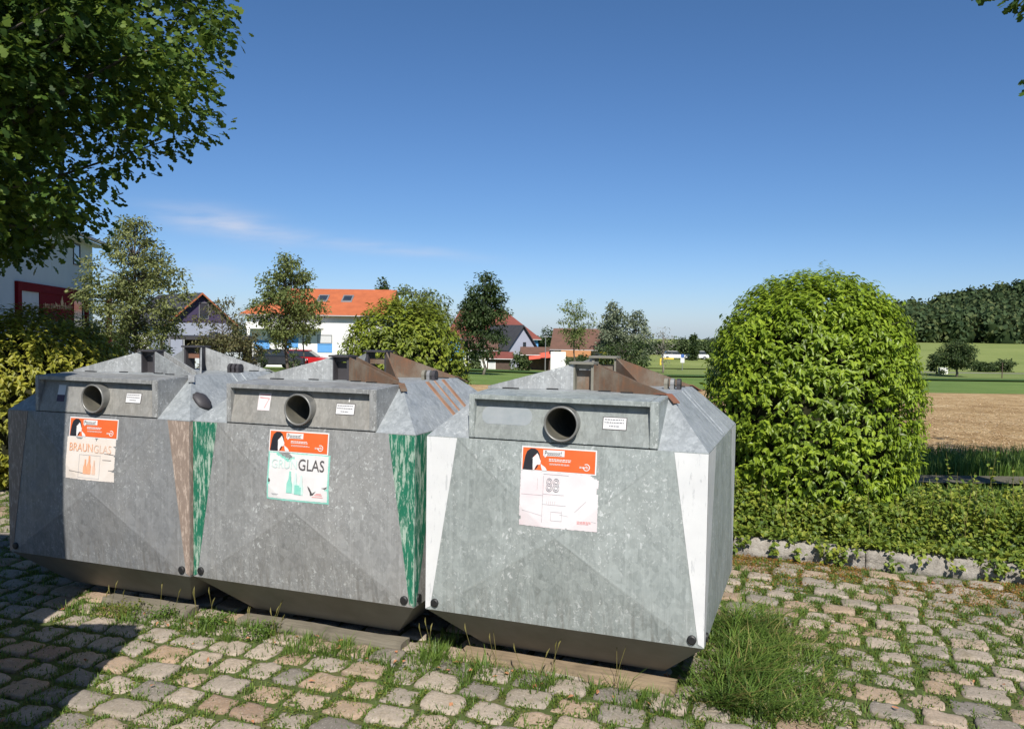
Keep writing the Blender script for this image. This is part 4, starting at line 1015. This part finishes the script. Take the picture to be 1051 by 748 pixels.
# verge and field edge
lv = Leaves()
for _ in range(16000):
    X = rn.uniform(1.5, 10.5); Y = rn.choice((rn.uniform(8.4, 10.4), rn.uniform(11.3, 12.95), rn.uniform(11.3, 12.95)))
    h = rn.uniform(.05, .14) if Y < 11 else rn.uniform(.10, .30); lv.blade(Vector((X, Y, terrain(X, Y)-.05)), h+.05, Vector((rn.uniform(-.5, .5), rn.uniform(-.5, .5), 0))*h, rn.uniform(.008, .016))
tag(lv.build('field_edge_grass', M['grass']), kind='stuff')
lv = Leaves()
for _ in range(26000):
    Y = 12.9 + 22*rn.random()**1.6; X = rn.uniform(-.30*Y, .66*Y)
    L_ = rn.uniform(.06, .22); a = rn.gauss(0, .9); d = Vector((math.cos(a), math.sin(a), rn.uniform(-.05, .30))).normalized(); z = terrain(X, Y) + .02 + rn.uniform(0, .05)
    lv.quad(Vector((X, Y, z)), d, Vector((0, 0, 1)), L_, rn.uniform(.010, .028))
tag(lv.build('straw', M['straw']), kind='stuff')

# ------------------------------------------------------------------ near trees
tree('oak_tree', -8.3, 9.6, 'large dark oak filling the top left corner of the picture', 'tree', 10.5, 2.6, 4.85, M['leaf_oak'], M['bark'], 4, n_cl=1800, per=66, L_=.112, cl_r=.44, tr=.26, lobed=True, group='oak trees round the parking area', gap=.14, cz=5.45, rzv=3.65, ry=3.4, spread=5, droop=.1, keep=lambda X_, Y_, Z_: Z_ > 2.75 + max(0, min(1.3, X_ + 5.3))*.72)
ex = [(*at(px, py, 6.7), 0) for px, py in ((1019, -16), (1052, 0), (1068, 6), (1064, 88), (1082, 76))]
tree('oak_tree', 6.6, 6.7, 'oak just outside the right edge, only its branch tips hang into the top right corner', 'tree', 9.5, 4.2, 2.5, M['leaf_oak'], M['bark'], 6, n_cl=230, per=46, L_=.085, cl_r=.15, tr=.18, lobed=True, group='oak trees round the parking area', gap=.3, cz=6.7, rzv=1.9, ry=1.9, spread=2, extra=ex)
# assumed camper, unseen on the left: added and shaped to throw the straight-edged shadow
shadow_van = empty('shadow_camper', (-3.6, .8, 0)); tag(shadow_van, 'assumed white high-roofed camper left of the camera, unseen, added for its shadow', 'shadow_van')
q = MB(); prof = [(-2.5, .35), (-2.5, 1.96), (2.45, 1.96), (2.5, 1.7), (2.5, .35)]
q.prism([(-.95, y_, z_) for y_, z_ in prof], (2.42, 0, 0)); q.build('body', M['car_white'], shadow_van, bevel=.05)
q = MB(); q.prism([(-.80, y_, z_) for y_, z_ in ((-2.45, 1.97), (-2.45, 3.85), (2.7, 3.85), (2.78, 3.7), (2.6, 2.0), (2.3, 1.97))], (1.60, 0, 0)); q.build('high_roof', M['car_white'], shadow_van, bevel=.05)
for sx_, xo in ((-1, -.951), (1, 1.471)):
    q = MB(); q.prism([(xo, -1.6, 1.05), (xo, -1.6, 1.7), (xo, .2, 1.7), (xo, .2, 1.05)], (sx_*.004, 0, 0)); q.build('window', M['glass'], shadow_van)
    for y_ in (-1.6, 1.6):
        q = MB(); q.tube([(xo-sx_*.22, y_, .33), (xo+sx_*.01, y_, .33)], .33, 20); wo = q.build('wheel', M['black'], shadow_van); q = MB(); q.tube([(xo+sx_*.01, y_, .33), (xo+sx_*.02, y_, .33)], .19, 16); q.build('rim', M['metal_grey'], wo)
    q = MB(); q.tube([(xo-sx_*.3, 2.49, .7), (xo-sx_*.3, 2.52, .7)], .12, 16); q.build('headlight', M['white'], shadow_van)

# ------------------------------------------------------------------ buildings
def wframe(parent, face, cx, z0, w_, h_, mat='glass', frame='frame_dark', prj=.04, sill=True):
    """window on a wall: frame + pane. face = function (u, z, out) -> point"""
    f = MB(); t = .07
    for (u0, u1, a, b) in ((cx-w_/2, cx-w_/2+t, z0, z0+h_), (cx+w_/2-t, cx+w_/2, z0, z0+h_), (cx-w_/2+t, cx+w_/2-t, z0, z0+t), (cx-w_/2+t, cx+w_/2-t, z0+h_-t, z0+h_)):
        f.prism([face(u0, a, .005), face(u1, a, .005), face(u1, b, .005), face(u0, b, .005)], face(0, 0, prj) - face(0, 0, 0))
    fo = f.build('window', M[frame], parent); p = MB(); p.prism([face(cx-w_/2+t, z0+t, .006), face(cx+w_/2-t, z0+t, .006), face(cx+w_/2-t, z0+h_-t, .006), face(cx-w_/2+t, z0+h_-t, .006)], face(0, 0, .012) - face(0, 0, 0)); p.build('pane', M[mat], fo)
    return fo
def house(name, label, x, y, rz, w_, d, eave, ridge, wall, roofm, ridge_dir='x', wins=(), over=.45, hipl=0, hipr=0, cat='house', group='houses beyond the containers', zbase=None, chimney=None, gable_mat=None, rakem=None):
    zb = (terrain(x, y) if zbase is None else zbase) - .4; root = empty(name, (x, y, 0), rz); tag(root, label, cat, group)
    q = MB(); q.box((-w_/2, 0, zb), (w_/2, d, eave)); q.build('wall', M[wall], root)
    r = MB(); th = .16
    if ridge_dir == 'x':
        sl_ = (ridge-eave)/(d/2); e = eave - sl_*over + .02
        A = [(-w_/2-over, -over, e), (w_/2+over, -over, e), (w_/2+over-hipr, d/2, ridge), (-w_/2-over+hipl, d/2, ridge)]
        B = [(-w_/2-over, d+over, e), (w_/2+over, d+over, e), (w_/2+over-hipr, d/2, ridge), (-w_/2-over+hipl, d/2, ridge)]
        r.prism(A, (0, 0, th)); r.prism(B, (0, 0, th))
        if hipl: r.prism([A[0], B[0], (A[3][0]+.01, d/2, ridge)], (0, 0, th))
        if hipr: r.prism([A[1], B[1], (A[2][0]-.01, d/2, ridge)], (0, 0, th))
        g = MB()
        if not hipl: g.prism([(-w_/2+.01, 0.01, eave), (-w_/2+.01, d-.01, eave), (-w_/2+.01, d/2, ridge-.02)], (.1, 0, 0))
        if not hipr: g.prism([(w_/2-.11, 0.01, eave), (w_/2-.11, d-.01, eave), (w_/2-.11, d/2, ridge-.02)], (.1, 0, 0))
        if g.v: g.build('gable', M[gable_mat or wall], root)
    else:
        sl_ = (ridge-eave)/(w_/2); e = eave - sl_*over + .02
        for s_ in (-1, 1):
            r.prism([(s_*(w_/2+over), -over, e), (s_*(w_/2+over), d+over, e), (0, d+over, ridge), (0, -over, ridge)], (0, 0, th))
        g = MB(); g.prism([(-w_/2+.01, 0.0, eave), (w_/2-.01, 0.0, eave), (0, 0.0, ridge-.02)], (0, d, 0)); g.build('gable', M[gable_mat or wall], root)
        if rakem:
            k = MB()
            for s_ in (-1, 1): k.prism([(s_*(w_/2+over), -over-.06, e-.02), (0, -over-.06, ridge-.02), (0, -over-.06, ridge+th+.01), (s_*(w_/2+over), -over-.06, e+th+.01)], (0, .05, 0))
            k.build('rake_board', M[rakem], root)
    ro = r.build('roof', M[roofm], root)
    gt = MB()
    if ridge_dir == 'x': gt.tube([(-w_/2-over, -over-.06, e+.05), (w_/2+over, -over-.06, e+.05)], .06, 8); gt.build('gutter', M['metal_grey'], ro)
    if chimney:
        c_ = MB(); c_.box((chimney[0]-.25, d*.5-.2, ridge-.3), (chimney[0]+.25, d*.5+.2, ridge+chimney[1])); c_.build('chimney', M['brown_wood'], ro, bevel=.02)
    for (fc, cx, z0, ww, hh, mt, fr) in wins:
        if fc == 'f': face = lambda u_, z_, o_: Vector((u_, -o_, z_))
        elif fc == 'r': face = lambda u_, z_, o_: Vector((w_/2+o_, u_, z_))
        else: face = lambda u_, z_, o_: Vector((-w_/2-o_, u_, z_))
        wframe(root, face, cx, z0, ww, hh, mt, fr)
    return root, ro
# shop building on the left: its long facade runs away from the camera
SB = empty('shop_building', (-20.5, 34.0, 0), math.atan2(.968, -.25)); tag(SB, 'pale grey two-storey building with a dark red framed shopfront, half hidden by the oak', 'building', 'houses beyond the containers')
q = MB(); q.box((-10, 0, -1.6), (13.2, 11, 6.15)); q.build('wall', M['render_grey'], SB)
q = MB(); q.prism([(-10.6, -.7, 6.16), (-10.6, 5.5, 8.6), (-10.6, 11.7, 6.16), (-10.6, 11.7, 6.38), (-10.6, 5.5, 8.82), (-10.6, -.7, 6.38)], (24.4, 0, 0)); sro = q.build('roof', M['roof_brown'], SB)
q = MB(); q.tube([(-10.6, -.76, 6.24), (13.8, -.76, 6.24)], .08, 8); q.build('gutter', M['metal_grey'], sro)
q = MB(); q.box((-10.6, -.66, 6.10), (13.8, -.003, 6.155)); q.build('soffit', M['render_white'], sro)
sf = lambda u_, z_, o_: Vector((u_, -o_, z_))
for cx in (9.75,): wframe(SB, sf, cx, 4.85, 1.35, 1.15)
wframe(SB, sf, -6, 4.85, 1.35, 1.15)
q = MB()
q.box((-.05, -.14, .2), (.42, -.002, 3.55)); q.box((.42, -.14, 3.18), (11.7, -.002, 3.55)); q.box((11.25, -.14, .2), (11.7, -.002, 3.18)); fo = q.build('shopfront_frame', M['red_paint'], SB)
q = MB(); q.box((.42, -.06, .4), (3.0, -.003, 3.18)); q.build('roller_shutter', M['shutter_white'], SB)
q = MB(); q.box((3.0, -.10, 1.9), (8.75, -.003, 3.18)); sg = q.build('shop_sign', M['red_paint'], SB)
q = MB(); rn2 = random.Random(4); u_ = 3.5
while u_ < 8.3:
    hh = rn2.choice((.22, .26, .34)); ww = rn2.uniform(.10, .22); q.box((u_, -.118, 2.48), (u_+.055, -.101, 2.48+hh)); 
    if rn2.random() < .7: q.box((u_+.055, -.118, 2.48+(hh-.06 if rn2.random() < .5 else .08)), (u_+ww, -.101, 2.48+(hh if rn2.random() < .5 else .14)))
    u_ += ww + .10
q.build('sign_lettering', M['gold'], sg)
q = MB(); q.prism([(6.35, -.101, 2.60), (6.55, -.101, 2.60), (6.78, -.101, 2.78), (6.62, -.101, 3.0), (6.60, -.101, 3.15), (6.45, -.101, 3.02), (6.28, -.101, 2.86)], (0, -.018, 0)); q.build('flame_emblem', M['gold'], sg)
wframe(SB, sf, 9.9, .3, 1.9, 2.75)
q = MB(); q.tube([(11.45, -1.2, -.4), (11.45, -1.2, 3.2)], .16, 12); q.build('column', M['red_bright'], SB)
q = MB(); q.box((8.8, -1.5, 3.2), (12.0, -.15, 3.34)); q.build('canopy', M['frame_dark'], SB)
# metal chimney pipes on the roof edge
q = MB()
for dx in (0, .35): q.tube([(9.2+dx, .6, 6.5), (9.2+dx, .6, 7.3), (9.5+dx, .3, 7.5)], .07, 8)
q.build('vent_pipe', M['metal_grey'], sro)

p = at(206, 301, 84)
house('gabled_house', 'dark purple boarded house with a black roof, left of the white house', p.x, 84, R(42), 6.6, 12, 1.9, p.z-.1, 'render_lilac', 'roof_black', 'y',
      [('f', -1.2, -.9, 1.3, 1.4, 'shutter_white', 'frame_dark'), ('f', 1.3, -.9, .9, 1.9, 'glass', 'frame_dark'), ('f', .3, 2.3, 1.0, 1.7, 'glass', 'metal_grey')], gable_mat='purple_wood', rakem='rake_orange', over=.45)
q = MB(); 
cp = empty('carport', (at(197, 345, 60).x, 60, 0)); tag(cp, 'low flat-roofed dark carport in front of the purple gabled house', 'carport')
zt_ = at(197, 345, 60).z; q.box((-2.6, 0, zt_-.25), (2.9, 5, zt_)); q.build('roof', M['frame_dark'], cp)
for X in (-2.4, 2.6):
    for Y in (.2, 4.7): q = MB(); q.box((X, Y, -1.9), (X+.14, Y+.14, zt_-.252)); q.build('post', M['brown_wood'], cp)
q = MB(); q.box((-2.5, 4.9, -1.9), (2.8, 4.98, zt_-.26)); q.build('back_wall', M['brown_wood'], cp)

pl = at(250, 322, 75); pr = at(398, 322, 75); cxh = (pl.x+pr.x)/2; wh = pr.x-pl.x
def hx(px): return at(px, 330, 75).x - cxh
def hz(py, px=330): return at(px, py, 75).z
WH, WR = house('white_house', 'white two-storey house with a bright orange tiled roof and blue shutters', cxh, 75, 0, wh-.6, 9, hz(322), at(330, 298, 79).z, 'render_white', 'roof_orange', 'x',
      [('f', hx(333.5), hz(352.5), 1.35, .80, 'shutter_white', 'metal_grey'), ('f', hx(333.5), hz(361.5), 1.35, .78, 'blue', 'blue'), ('f', hx(300), hz(357), 1.1, 1.2, 'blue', 'blue'), ('f', hx(269), hz(359), 1.4, .8, 'blue', 'blue'), ('f', hx(283), hz(348), 1.2, 1.1, 'glass', 'metal_grey')], over=.5, hipl=3.2)
for a in (325, 351):
    f0 = .32; d_ = 4.5; zz0 = hz(322); zz1 = at(330, 298, 79).z
    def rp(u_, t_, o_): return Vector((u_, t_*d_, lerp(zz0, zz1, t_)+.18+o_))
    q = MB(); u_ = hx(a); q.prism([rp(u_-.5, .42, 0), rp(u_+.5, .42, 0), rp(u_+.5, .70, 0), rp(u_-.5, .70, 0)], (0, 0, .07)); sk_ = q.build('skylight', M['metal_grey'], WR)
    q = MB(); q.prism([rp(u_-.38, .46, .072), rp(u_+.38, .46, .072), rp(u_+.38, .66, .072), rp(u_-.38, .66, .072)], (0, 0, .01)); q.build('pane', M['glass'], sk_)
q = MB(); q.box((-wh/2+.6, -1.3, hz(338)), (hx(330), -.003, hz(338)+.12)); q.box((-wh/2+.6, -1.3, hz(338)+.121), (hx(330), -1.22, hz(338)+.6)); q.build('balcony', M['render_white'], WH)

p = at(536, 337, 100)
house('dark_gabled_house', 'pale house with a steep black gable roof in front of the big dark red roof', p.x, 100, R(32), 3.9, 7, -.55, p.z+.25, 'render_lilac', 'roof_black', 'y', [('f', .35, -.7, .45, .8, 'glass', 'frame_dark')], over=.4)
p = at(522, 320, 118); 
house('red_roofed_house', 'large house with a dark red hipped roof behind the black gable', p.x-2.2, 118, R(0), 13, 10, at(530, 347, 118).z+.1, p.z+.3, 'blue', 'roof_red', 'x', [], hipl=2, hipr=5.6)
p = at(490, 358, 97)
house('white_cottage', 'low white house mostly hidden behind the dark tall tree', p.x+.2, 97, 0, 3.6, 6, at(490, 359, 97).z, at(490, 349, 99).z, 'render_white', 'roof_brown', 'x', [('f', -.6, -2.3, .7, .8, 'glass', 'frame_dark')])
p = at(512, 368, 90)
house('garden_shed', 'small garden shed with a dull red roof below the tall dark tree', p.x, 90, 0, 2.6, 3, at(512, 368, 90).z, at(512, 363, 91).z+.05, 'brown_wood', 'roof_red', 'x', [('f', -.75, -2.9, .8, 1.0, 'shutter_white', 'render_white')], cat='shed', over=.3)
p = at(553, 366, 96)
HO, _ = house('low_outbuilding', 'low brown-roofed outbuilding with a red awning left of the brown-roofed house', p.x, 96, 0, 3.4, 5, at(553, 364, 96).z, at(553, 357.5, 98).z, 'brown_wood', 'roof_brown', 'x', [], cat='outbuilding')
q = MB(); a0, a1 = at(543, 366, 94.5), at(565, 363, 94.5); q.prism([(a0.x-p.x, -.05, a0.z+.1), (a1.x-p.x, -.05, a1.z+.15), (a1.x-p.x, -1.5, a1.z-.45), (a0.x-p.x, -1.5, a0.z-.35)], (0, 0, .05)); q.build('awning', M['awning_red'], HO)
pl = at(564, 358, 95); pr = at(623, 358, 95); cx5 = (pl.x+pr.x)/2
H5, _ = house('brown_roofed_house', 'white house with a brown tiled roof and orange balcony front behind a thin tree', cx5, 95, R(-8), pr.x-pl.x-.9, 8, at(590, 358, 95).z, at(590, 338.5, 99).z, 'render_white', 'roof_brown', 'x',
      [('f', 1.9, -2.0, .9, .9, 'glass', 'frame_dark'), ('f', -.8, -1.35, .7, .7, 'shutter_white', 'frame_dark'), ('f', .6, -1.35, .7, .7, 'shutter_white', 'frame_dark')], over=.4)
q = MB(); q.box((-1.9, -.9, at(590, 366, 95).z), (1.5, -.003, at(590, 359.5, 95).z)); q.build('balcony', M['orange_wall'], H5)
g_ = MB(); g_.box((-.85, 0, -3.6), (.85, .3, 0)); p = at(573, 361, 93); g_o = g_.build('garden_wall', M['render_white']); g_o.location = (p.x, 93, p.z); tag(g_o, 'short white garden wall left of the orange balcony house', 'wall')

# pale walls, pillar and poles left
p = at(148, 344, 40); q = MB(); q.box((-.28, -.2, -3), (.28, .2, 0)); o = q.build('gate_pillar', M['render_white'], bevel=.02); o.location = (p.x, 40, p.z); tag(o, 'pale gate pillar just right of the pale feathery tree trunk', 'pillar')
p = at(262, 362, 50); q = MB(); q.box((-1.9, -.1, -2), (1.4, .1, 0)); o = q.build('boundary_wall', M['render_grey'], bevel=.01); o.location = (p.x-2.2, 50, p.z); tag(o, 'low grey boundary wall at the foot of the white house', 'wall')
def pole(px, top, Y, r, label, name='utility_pole', cat='pole', mat='metal_grey', lamp=False, zb=None):
    p = at(px, top, Y); z0 = terrain(p.x, Y); root = empty(name, (p.x, Y, z0)); tag(root, label, cat); q = MB(); q.tube([(0, 0, 0), (0, 0, p.z-z0)], [r, r*.7], 8); q.build('post', M[mat], root)
    if lamp: q = MB(); q.prism([(-.25, -.12, p.z-z0), (.25, -.12, p.z-z0), (.3, -.12, p.z-z0+.12), (-.2, -.12, p.z-z0+.16)], (0, .24, 0)); q.build('lamp_head', M['metal_grey'], root, bevel=.02)
    return root, p, z0
pole(174, 333, 40, .06, 'thin grey lamp post left of the purple house', 'street_lamp', 'street lamp', lamp=True)
pole(560, 346, 92, .06, 'thin lamp post between the outbuilding and the brown-roofed house', 'street_lamp', 'street lamp', lamp=True)
pole(929.5, 358, 100, .09, 'dark pole standing beside the round field tree', 'utility_pole', 'pole', 'brown_wood')
pole(1029, 372, 96, .06, 'short wooden post in the meadow right of the field tree', 'fence_post', 'post', 'brown_wood')
r_, p, z0 = pole(700.5, 364, 108, .05, 'road sign with a white and blue face on a thin post by the far road', 'road_sign', 'road sign')
q = MB(); q.box((-.26, -.06, p.z-z0-1.05), (.26, -.051+.0, p.z-z0-.42)); q.build('sign_plate', M['white'], r_); q = MB(); q.tube([(0, -.07, p.z-z0-.15), (0, -.055, p.z-z0-.15)], .24, 16); q.build('sign_disc', M['sign_blue'], r_)

def car(px, Y, rz, mat, label, name='parked_car', top=None):
    p = at(px, 370, Y); z0 = terrain(p.x, Y) if top is None else top; root = empty(name, (p.x, Y, z0), rz); tag(root, label, 'car', 'cars parked by the houses')
    q = MB(); q.prism([(-2.1, -.85, .3), (2.1, -.85, .3), (2.15, -.85, .75), (1.2, -.85, .92), (-1.95, -.85, .95), (-2.15, -.85, .7)], (0, 1.7, 0)); q.build('body', M[mat], root, bevel=.07)
    q = MB(); q.prism([(-1.9, -.72, .93), (1.15, -.72, .93), (.45, -.72, 1.42), (-1.4, -.72, 1.44)], (0, 1.44, 0)); q.build('window', M['glass'], root, bevel=.05)
    q = MB(); q.prism([(-1.42, -.70, 1.442), (.46, -.70, 1.422), (.40, -.70, 1.475), (-1.36, -.70, 1.49)], (0, 1.4, 0)); q.build('roof', M[mat], root, bevel=.015)
    for X in (-1.35, 1.35):
        for s_ in (-1, 1):
            q = MB(); q.tube([(X, s_*.70, .31), (X, s_*.87, .31)], .31, 16); wo = q.build('wheel', M['black'], root); q = MB(); q.tube([(X, s_*.87, .31), (X, s_*.885, .31)], .19, 12); q.build('rim', M['metal_grey'], wo)
    for s_ in (-.6, .6): q = MB(); q.box((2.12, s_-.14, .62), (2.17, s_+.14, .74)); q.build('headlight', M['white'], root)
car(313, 67, 0, 'car_red', 'red parked car in front of the white house')
car(286, 65, R(8), 'car_dark', 'dark parked car left of the red car')
car(692, 142, 0, 'car_white', 'left one of the two white cars on the far road behind the right container'); car(714, 143, R(180), 'car_white', 'right one of the two white cars on the far road, beside the tall shrub')
p = at(678, 368, 125); q = MB(); z0 = terrain(p.x, 125); q.box((-.12, -.12, 0), (.12, .12, p.z-z0)); q.box((.12, -.1, .9), (2.0, .1, 1.15)); o = q.build('road_barrier', M['yellow'], bevel=.02); o.location = (p.x, 125, z0); tag(o, 'yellow road barrier left of the white cars far behind', 'barrier')
p = at(968, 377, 108); q = MB(); q.box((-.5, -.3, 0), (.5, .3, .8)); q.box((-.42, -.34, .15), (.42, -.301, .65)); q.box((-.55, -.35, .8), (.55, .35, .86)); o = q.build('field_hut', M['render_white'], bevel=.02); o.location = (p.x, 108, terrain(p.x, 108)); tag(o, 'tiny white box beside the round field tree', 'box')

# ------------------------------------------------------------------ middle and far trees
def ptree(name, px, Y, top, w_px, label, mat, trunk=.25, seed=1, bark='bark', **k):
    p = at(px, top, Y); rx = w_px/2*Y/F; z0 = terrain(p.x, Y); H = p.z - z0
    a = dict(n_cl=60, per=26, L_=.0030*Y+.06, cl_r=rx*.33, tr=.014*H+.03, group='trees between the houses'); a.update(k)
    return tree(name, p.x, Y, label, a.pop('cat', 'tree'), p.z, H*trunk, rx, M[mat], M[bark], seed, **a)
ptree('young_tree', 138, 25, 220, 106, 'pale feathery tree in front of the shop building, behind the left container', 'leaf_feather', .17, 1, n_cl=260, per=60, L_=.108, cl_r=.30, shape='egg', gap=.4, tr=.06, droop=.1)
ptree('young_tree', 228, 24, 306, 74, 'low sparse reddish-green tree in front of the purple gabled house', 'leaf_red', .05, 2, n_cl=110, per=44, L_=.09, cl_r=.24, gap=.3, tr=.04, cat='tree')
ptree('young_tree', 293, 28, 256, 78, 'slim light green tree covering the left part of the white house', 'leaf_olive', .30, 3, n_cl=170, per=46, L_=.11, cl_r=.27, shape='egg', gap=.35, tr=.055)
ptree('young_tree', 311, 32, 312, 36, 'thin young tree with a short crown just right of the slim tree', 'leaf_olive', .55, 4, n_cl=50, per=40, L_=.11, cl_r=.18, tr=.03)
ptree('garden_shrub', 268, 48, 352, 14, 'small dark shrub left of the slim tree trunk at the white house', 'leaf_dark', .05, 5, n_cl=24, per=20, L_=.12, cat='shrub', group='small shrubs before the white house')
ptree('garden_shrub', 301, 48, 354, 11, 'small dark shrub between the two slim tree trunks', 'leaf_mid', .05, 6, n_cl=24, per=20, L_=.12, cat='shrub', group='small shrubs before the white house')
ptree('columnar_hedge', 167, 38, 338, 12, 'narrow green column shrub beside the grey lamp post', 'leaf_mid', .02, 7, n_cl=40, per=24, L_=.11, cl_r=.25, cat='shrub')
ptree('spruce_tree', 393, 100, 287, 13, 'dark spruce tip showing above the orange roof', 'leaf_dark', .2, 8, shape='cone', n_cl=50, per=30, cl_r=.8, L_=.4)
ptree('broadleaf_tree', 434, 60, 290, 62, 'olive tree top showing behind the middle clipped shrub', 'leaf_olive', .3, 9, n_cl=110, per=44)
ptree('tall_tree', 497, 62, 276, 50, 'tall dark tree with a visible pale trunk left of the red-roofed houses', 'leaf_dark', .14, 10, bark='bark_pale', shape='egg', n_cl=165, per=50, cl_r=.55, L_=.24, gap=.3, tr=.11)
ptree('tall_tree', 480, 66, 308, 34, 'lower dark tree beside the middle clipped shrub, left of the tall dark tree', 'leaf_dark', .15, 11, n_cl=50, per=34, L_=.2)
ptree('young_tree', 590, 70, 306, 40, 'small round-crowned tree in front of the brown-roofed house', 'leaf_olive', .30, 12, n_cl=60, per=36, cl_r=.45, L_=.20, gap=.15, tr=.07)
ptree('poplar_tree', 630, 92, 307, 30, 'taller left one of the silvery poplars right of the brown-roofed house', 'leaf_silver', .12, 13, shape='egg', n_cl=110, per=40, cl_r=.6, L_=.32)
ptree('poplar_tree', 653, 94, 319, 34, 'lower right one of the silvery poplars right of the brown-roofed house', 'leaf_silver', .10, 14, shape='egg', n_cl=110, per=40, cl_r=.6, L_=.32)
ptree('bare_tree', 681, 98, 333, 24, 'thin pale nearly bare tree right of the poplars', 'leaf_bare', .2, 15, bark='bark_pale', n_cl=50, per=9, cl_r=.7, L_=.22)
ptree('broadleaf_tree', 640, 88, 348, 58, 'dark bushy growth at the foot of the silvery poplars', 'leaf_dark', .02, 16, n_cl=70, per=30, cl_r=.8, cat='shrub')
ptree('garden_shrub', 535, 88, 361, 18, 'rounded green shrub between the shed and the outbuilding', 'leaf_mid', .02, 17, n_cl=36, per=26, cat='shrub', group='garden shrubs by the far houses')
ptree('garden_shrub', 487, 88, 365, 14, 'small shrub left of the garden shed', 'leaf_mid', .02, 18, n_cl=26, per=22, cat='shrub', group='garden shrubs by the far houses')
ptree('garden_shrub', 622, 90, 360, 16, 'yellowish shrub at the right end of the brown-roofed house', 'leaf_bush_y', .02, 19, n_cl=30, per=22, cat='shrub', group='garden shrubs by the far houses')
ptree('garden_shrub', 599, 88, 364, 34, 'low dark hedge in front of the orange balcony', 'leaf_dark', .02, 27, n_cl=50, per=22, cat='hedge', group='garden shrubs by the far houses')
ptree('broadleaf_tree', 560, 125, 334, 24, 'dark tree between the dark red roof and the brown roof', 'leaf_dark', .1, 20, n_cl=50, per=30)
for k, (px, top, w_, lab) in enumerate(((700, 347, 34, 'rounded dark tree behind the road sign'), (718, 349, 26, 'dark tree behind the right white car'), (736, 346, 28, 'dark tree just left of the big clipped shrub, partly hidden by it'), (676, 352, 26, 'dark tree behind the thin bare tree'), (753, 348, 30, 'dark tree hidden mostly behind the big clipped shrub'))):
    ptree('broadleaf_tree', px, 148 + 3*k, top, w_, lab, 'leaf_mid' if k % 2 == 0 else 'leaf_dark', .06, 30+k, n_cl=70, per=30, cl_r=1.1, group='trees beyond the far road')
ptree('spruce_tree', 712, 140, 344, 6, 'narrow spruce tip behind the road sign trees', 'leaf_dark', .1, 41, shape='cone', n_cl=40, per=26, cl_r=.5, group='trees beyond the far road')
ptree('field_tree', 983, 100, 349, 34, 'single round-crowned tree standing alone in the meadow', 'leaf_dark', .22, 42, n_cl=170, per=40, cl_r=.7, L_=.26, gap=.6, tr=.14)
ptree('field_shrub', 962, 106, 362, 18, 'dark shrub touching the left side of the round field tree', 'leaf_dark', .02, 43, n_cl=36, per=26, cat='shrub', group='shrubs in the meadow')
ptree('field_shrub', 1010, 118, 370.5, 24, 'low dark shrub right of the round field tree', 'leaf_dark', .02, 44, n_cl=40, per=30, cat='shrub', group='shrubs in the meadow')
ptree('field_shrub', 1030, 118, 370, 22, 'rightmost low dark shrub in the meadow', 'leaf_mid', .02, 45, n_cl=40, per=30, cat='shrub', group='shrubs in the meadow')
# rest of the left tree line behind the buildings
for k, (px, top, w_) in enumerate(((-30, 285, 90), (130, 318, 50), (240, 312, 40))):
    ptree('broadleaf_tree', px, 105+6*k, top+14, w_, ('dark tree far left behind the shop building', 'dark tree behind the pale feathery tree', 'dark tree between the purple house and the white house')[k], 'leaf_dark', .1, 60+k, n_cl=60, per=30, cl_r=1.3)

# wooded hill
lv = Leaves(); rn = random.Random(77); core = MB()
Y = 239
while Y < 345:
    X = 100 + rn.uniform(0, 5)
    while X < 260:
        x_ = X + rn.uniform(-2, 2); y_ = Y + rn.uniform(-2, 2); r = rn.uniform(2.8, 5.2); h = rn.uniform(6.5, 10.0); z0 = terrain(x_, y_)
        cz = z0 + h - r*1.05; nl = 190 if Y < 265 else 110
        for _ in range(nl):
            q = rv(rn); 
            if q.y > .45: continue
            bz = 1.0 if q.z > 0 else (1.5 if Y < 244 else 1.1)
            k = 1 + .22*mnoise.noise((q.x*2+X, q.y*2+Y, q.z*2)); p = Vector((x_+q.x*r*k, y_+q.y*r*k, cz+q.z*r*bz*k))
            d = (rv(rn)+Vector((0, 0, -.4))).normalized(); s_ = rn.uniform(.8, 1.9); lv.quad(p, d, (q+rv(rn)*.8).normalized(), s_, s_*.8)
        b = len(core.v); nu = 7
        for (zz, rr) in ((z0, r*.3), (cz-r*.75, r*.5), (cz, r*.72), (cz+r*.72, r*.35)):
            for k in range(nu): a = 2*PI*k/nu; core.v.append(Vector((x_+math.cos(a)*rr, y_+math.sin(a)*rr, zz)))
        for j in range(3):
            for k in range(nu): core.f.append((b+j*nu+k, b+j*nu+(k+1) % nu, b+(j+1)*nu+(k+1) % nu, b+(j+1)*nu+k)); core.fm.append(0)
        X += r*1.45
    Y += 4.6 + (Y-239)*.03
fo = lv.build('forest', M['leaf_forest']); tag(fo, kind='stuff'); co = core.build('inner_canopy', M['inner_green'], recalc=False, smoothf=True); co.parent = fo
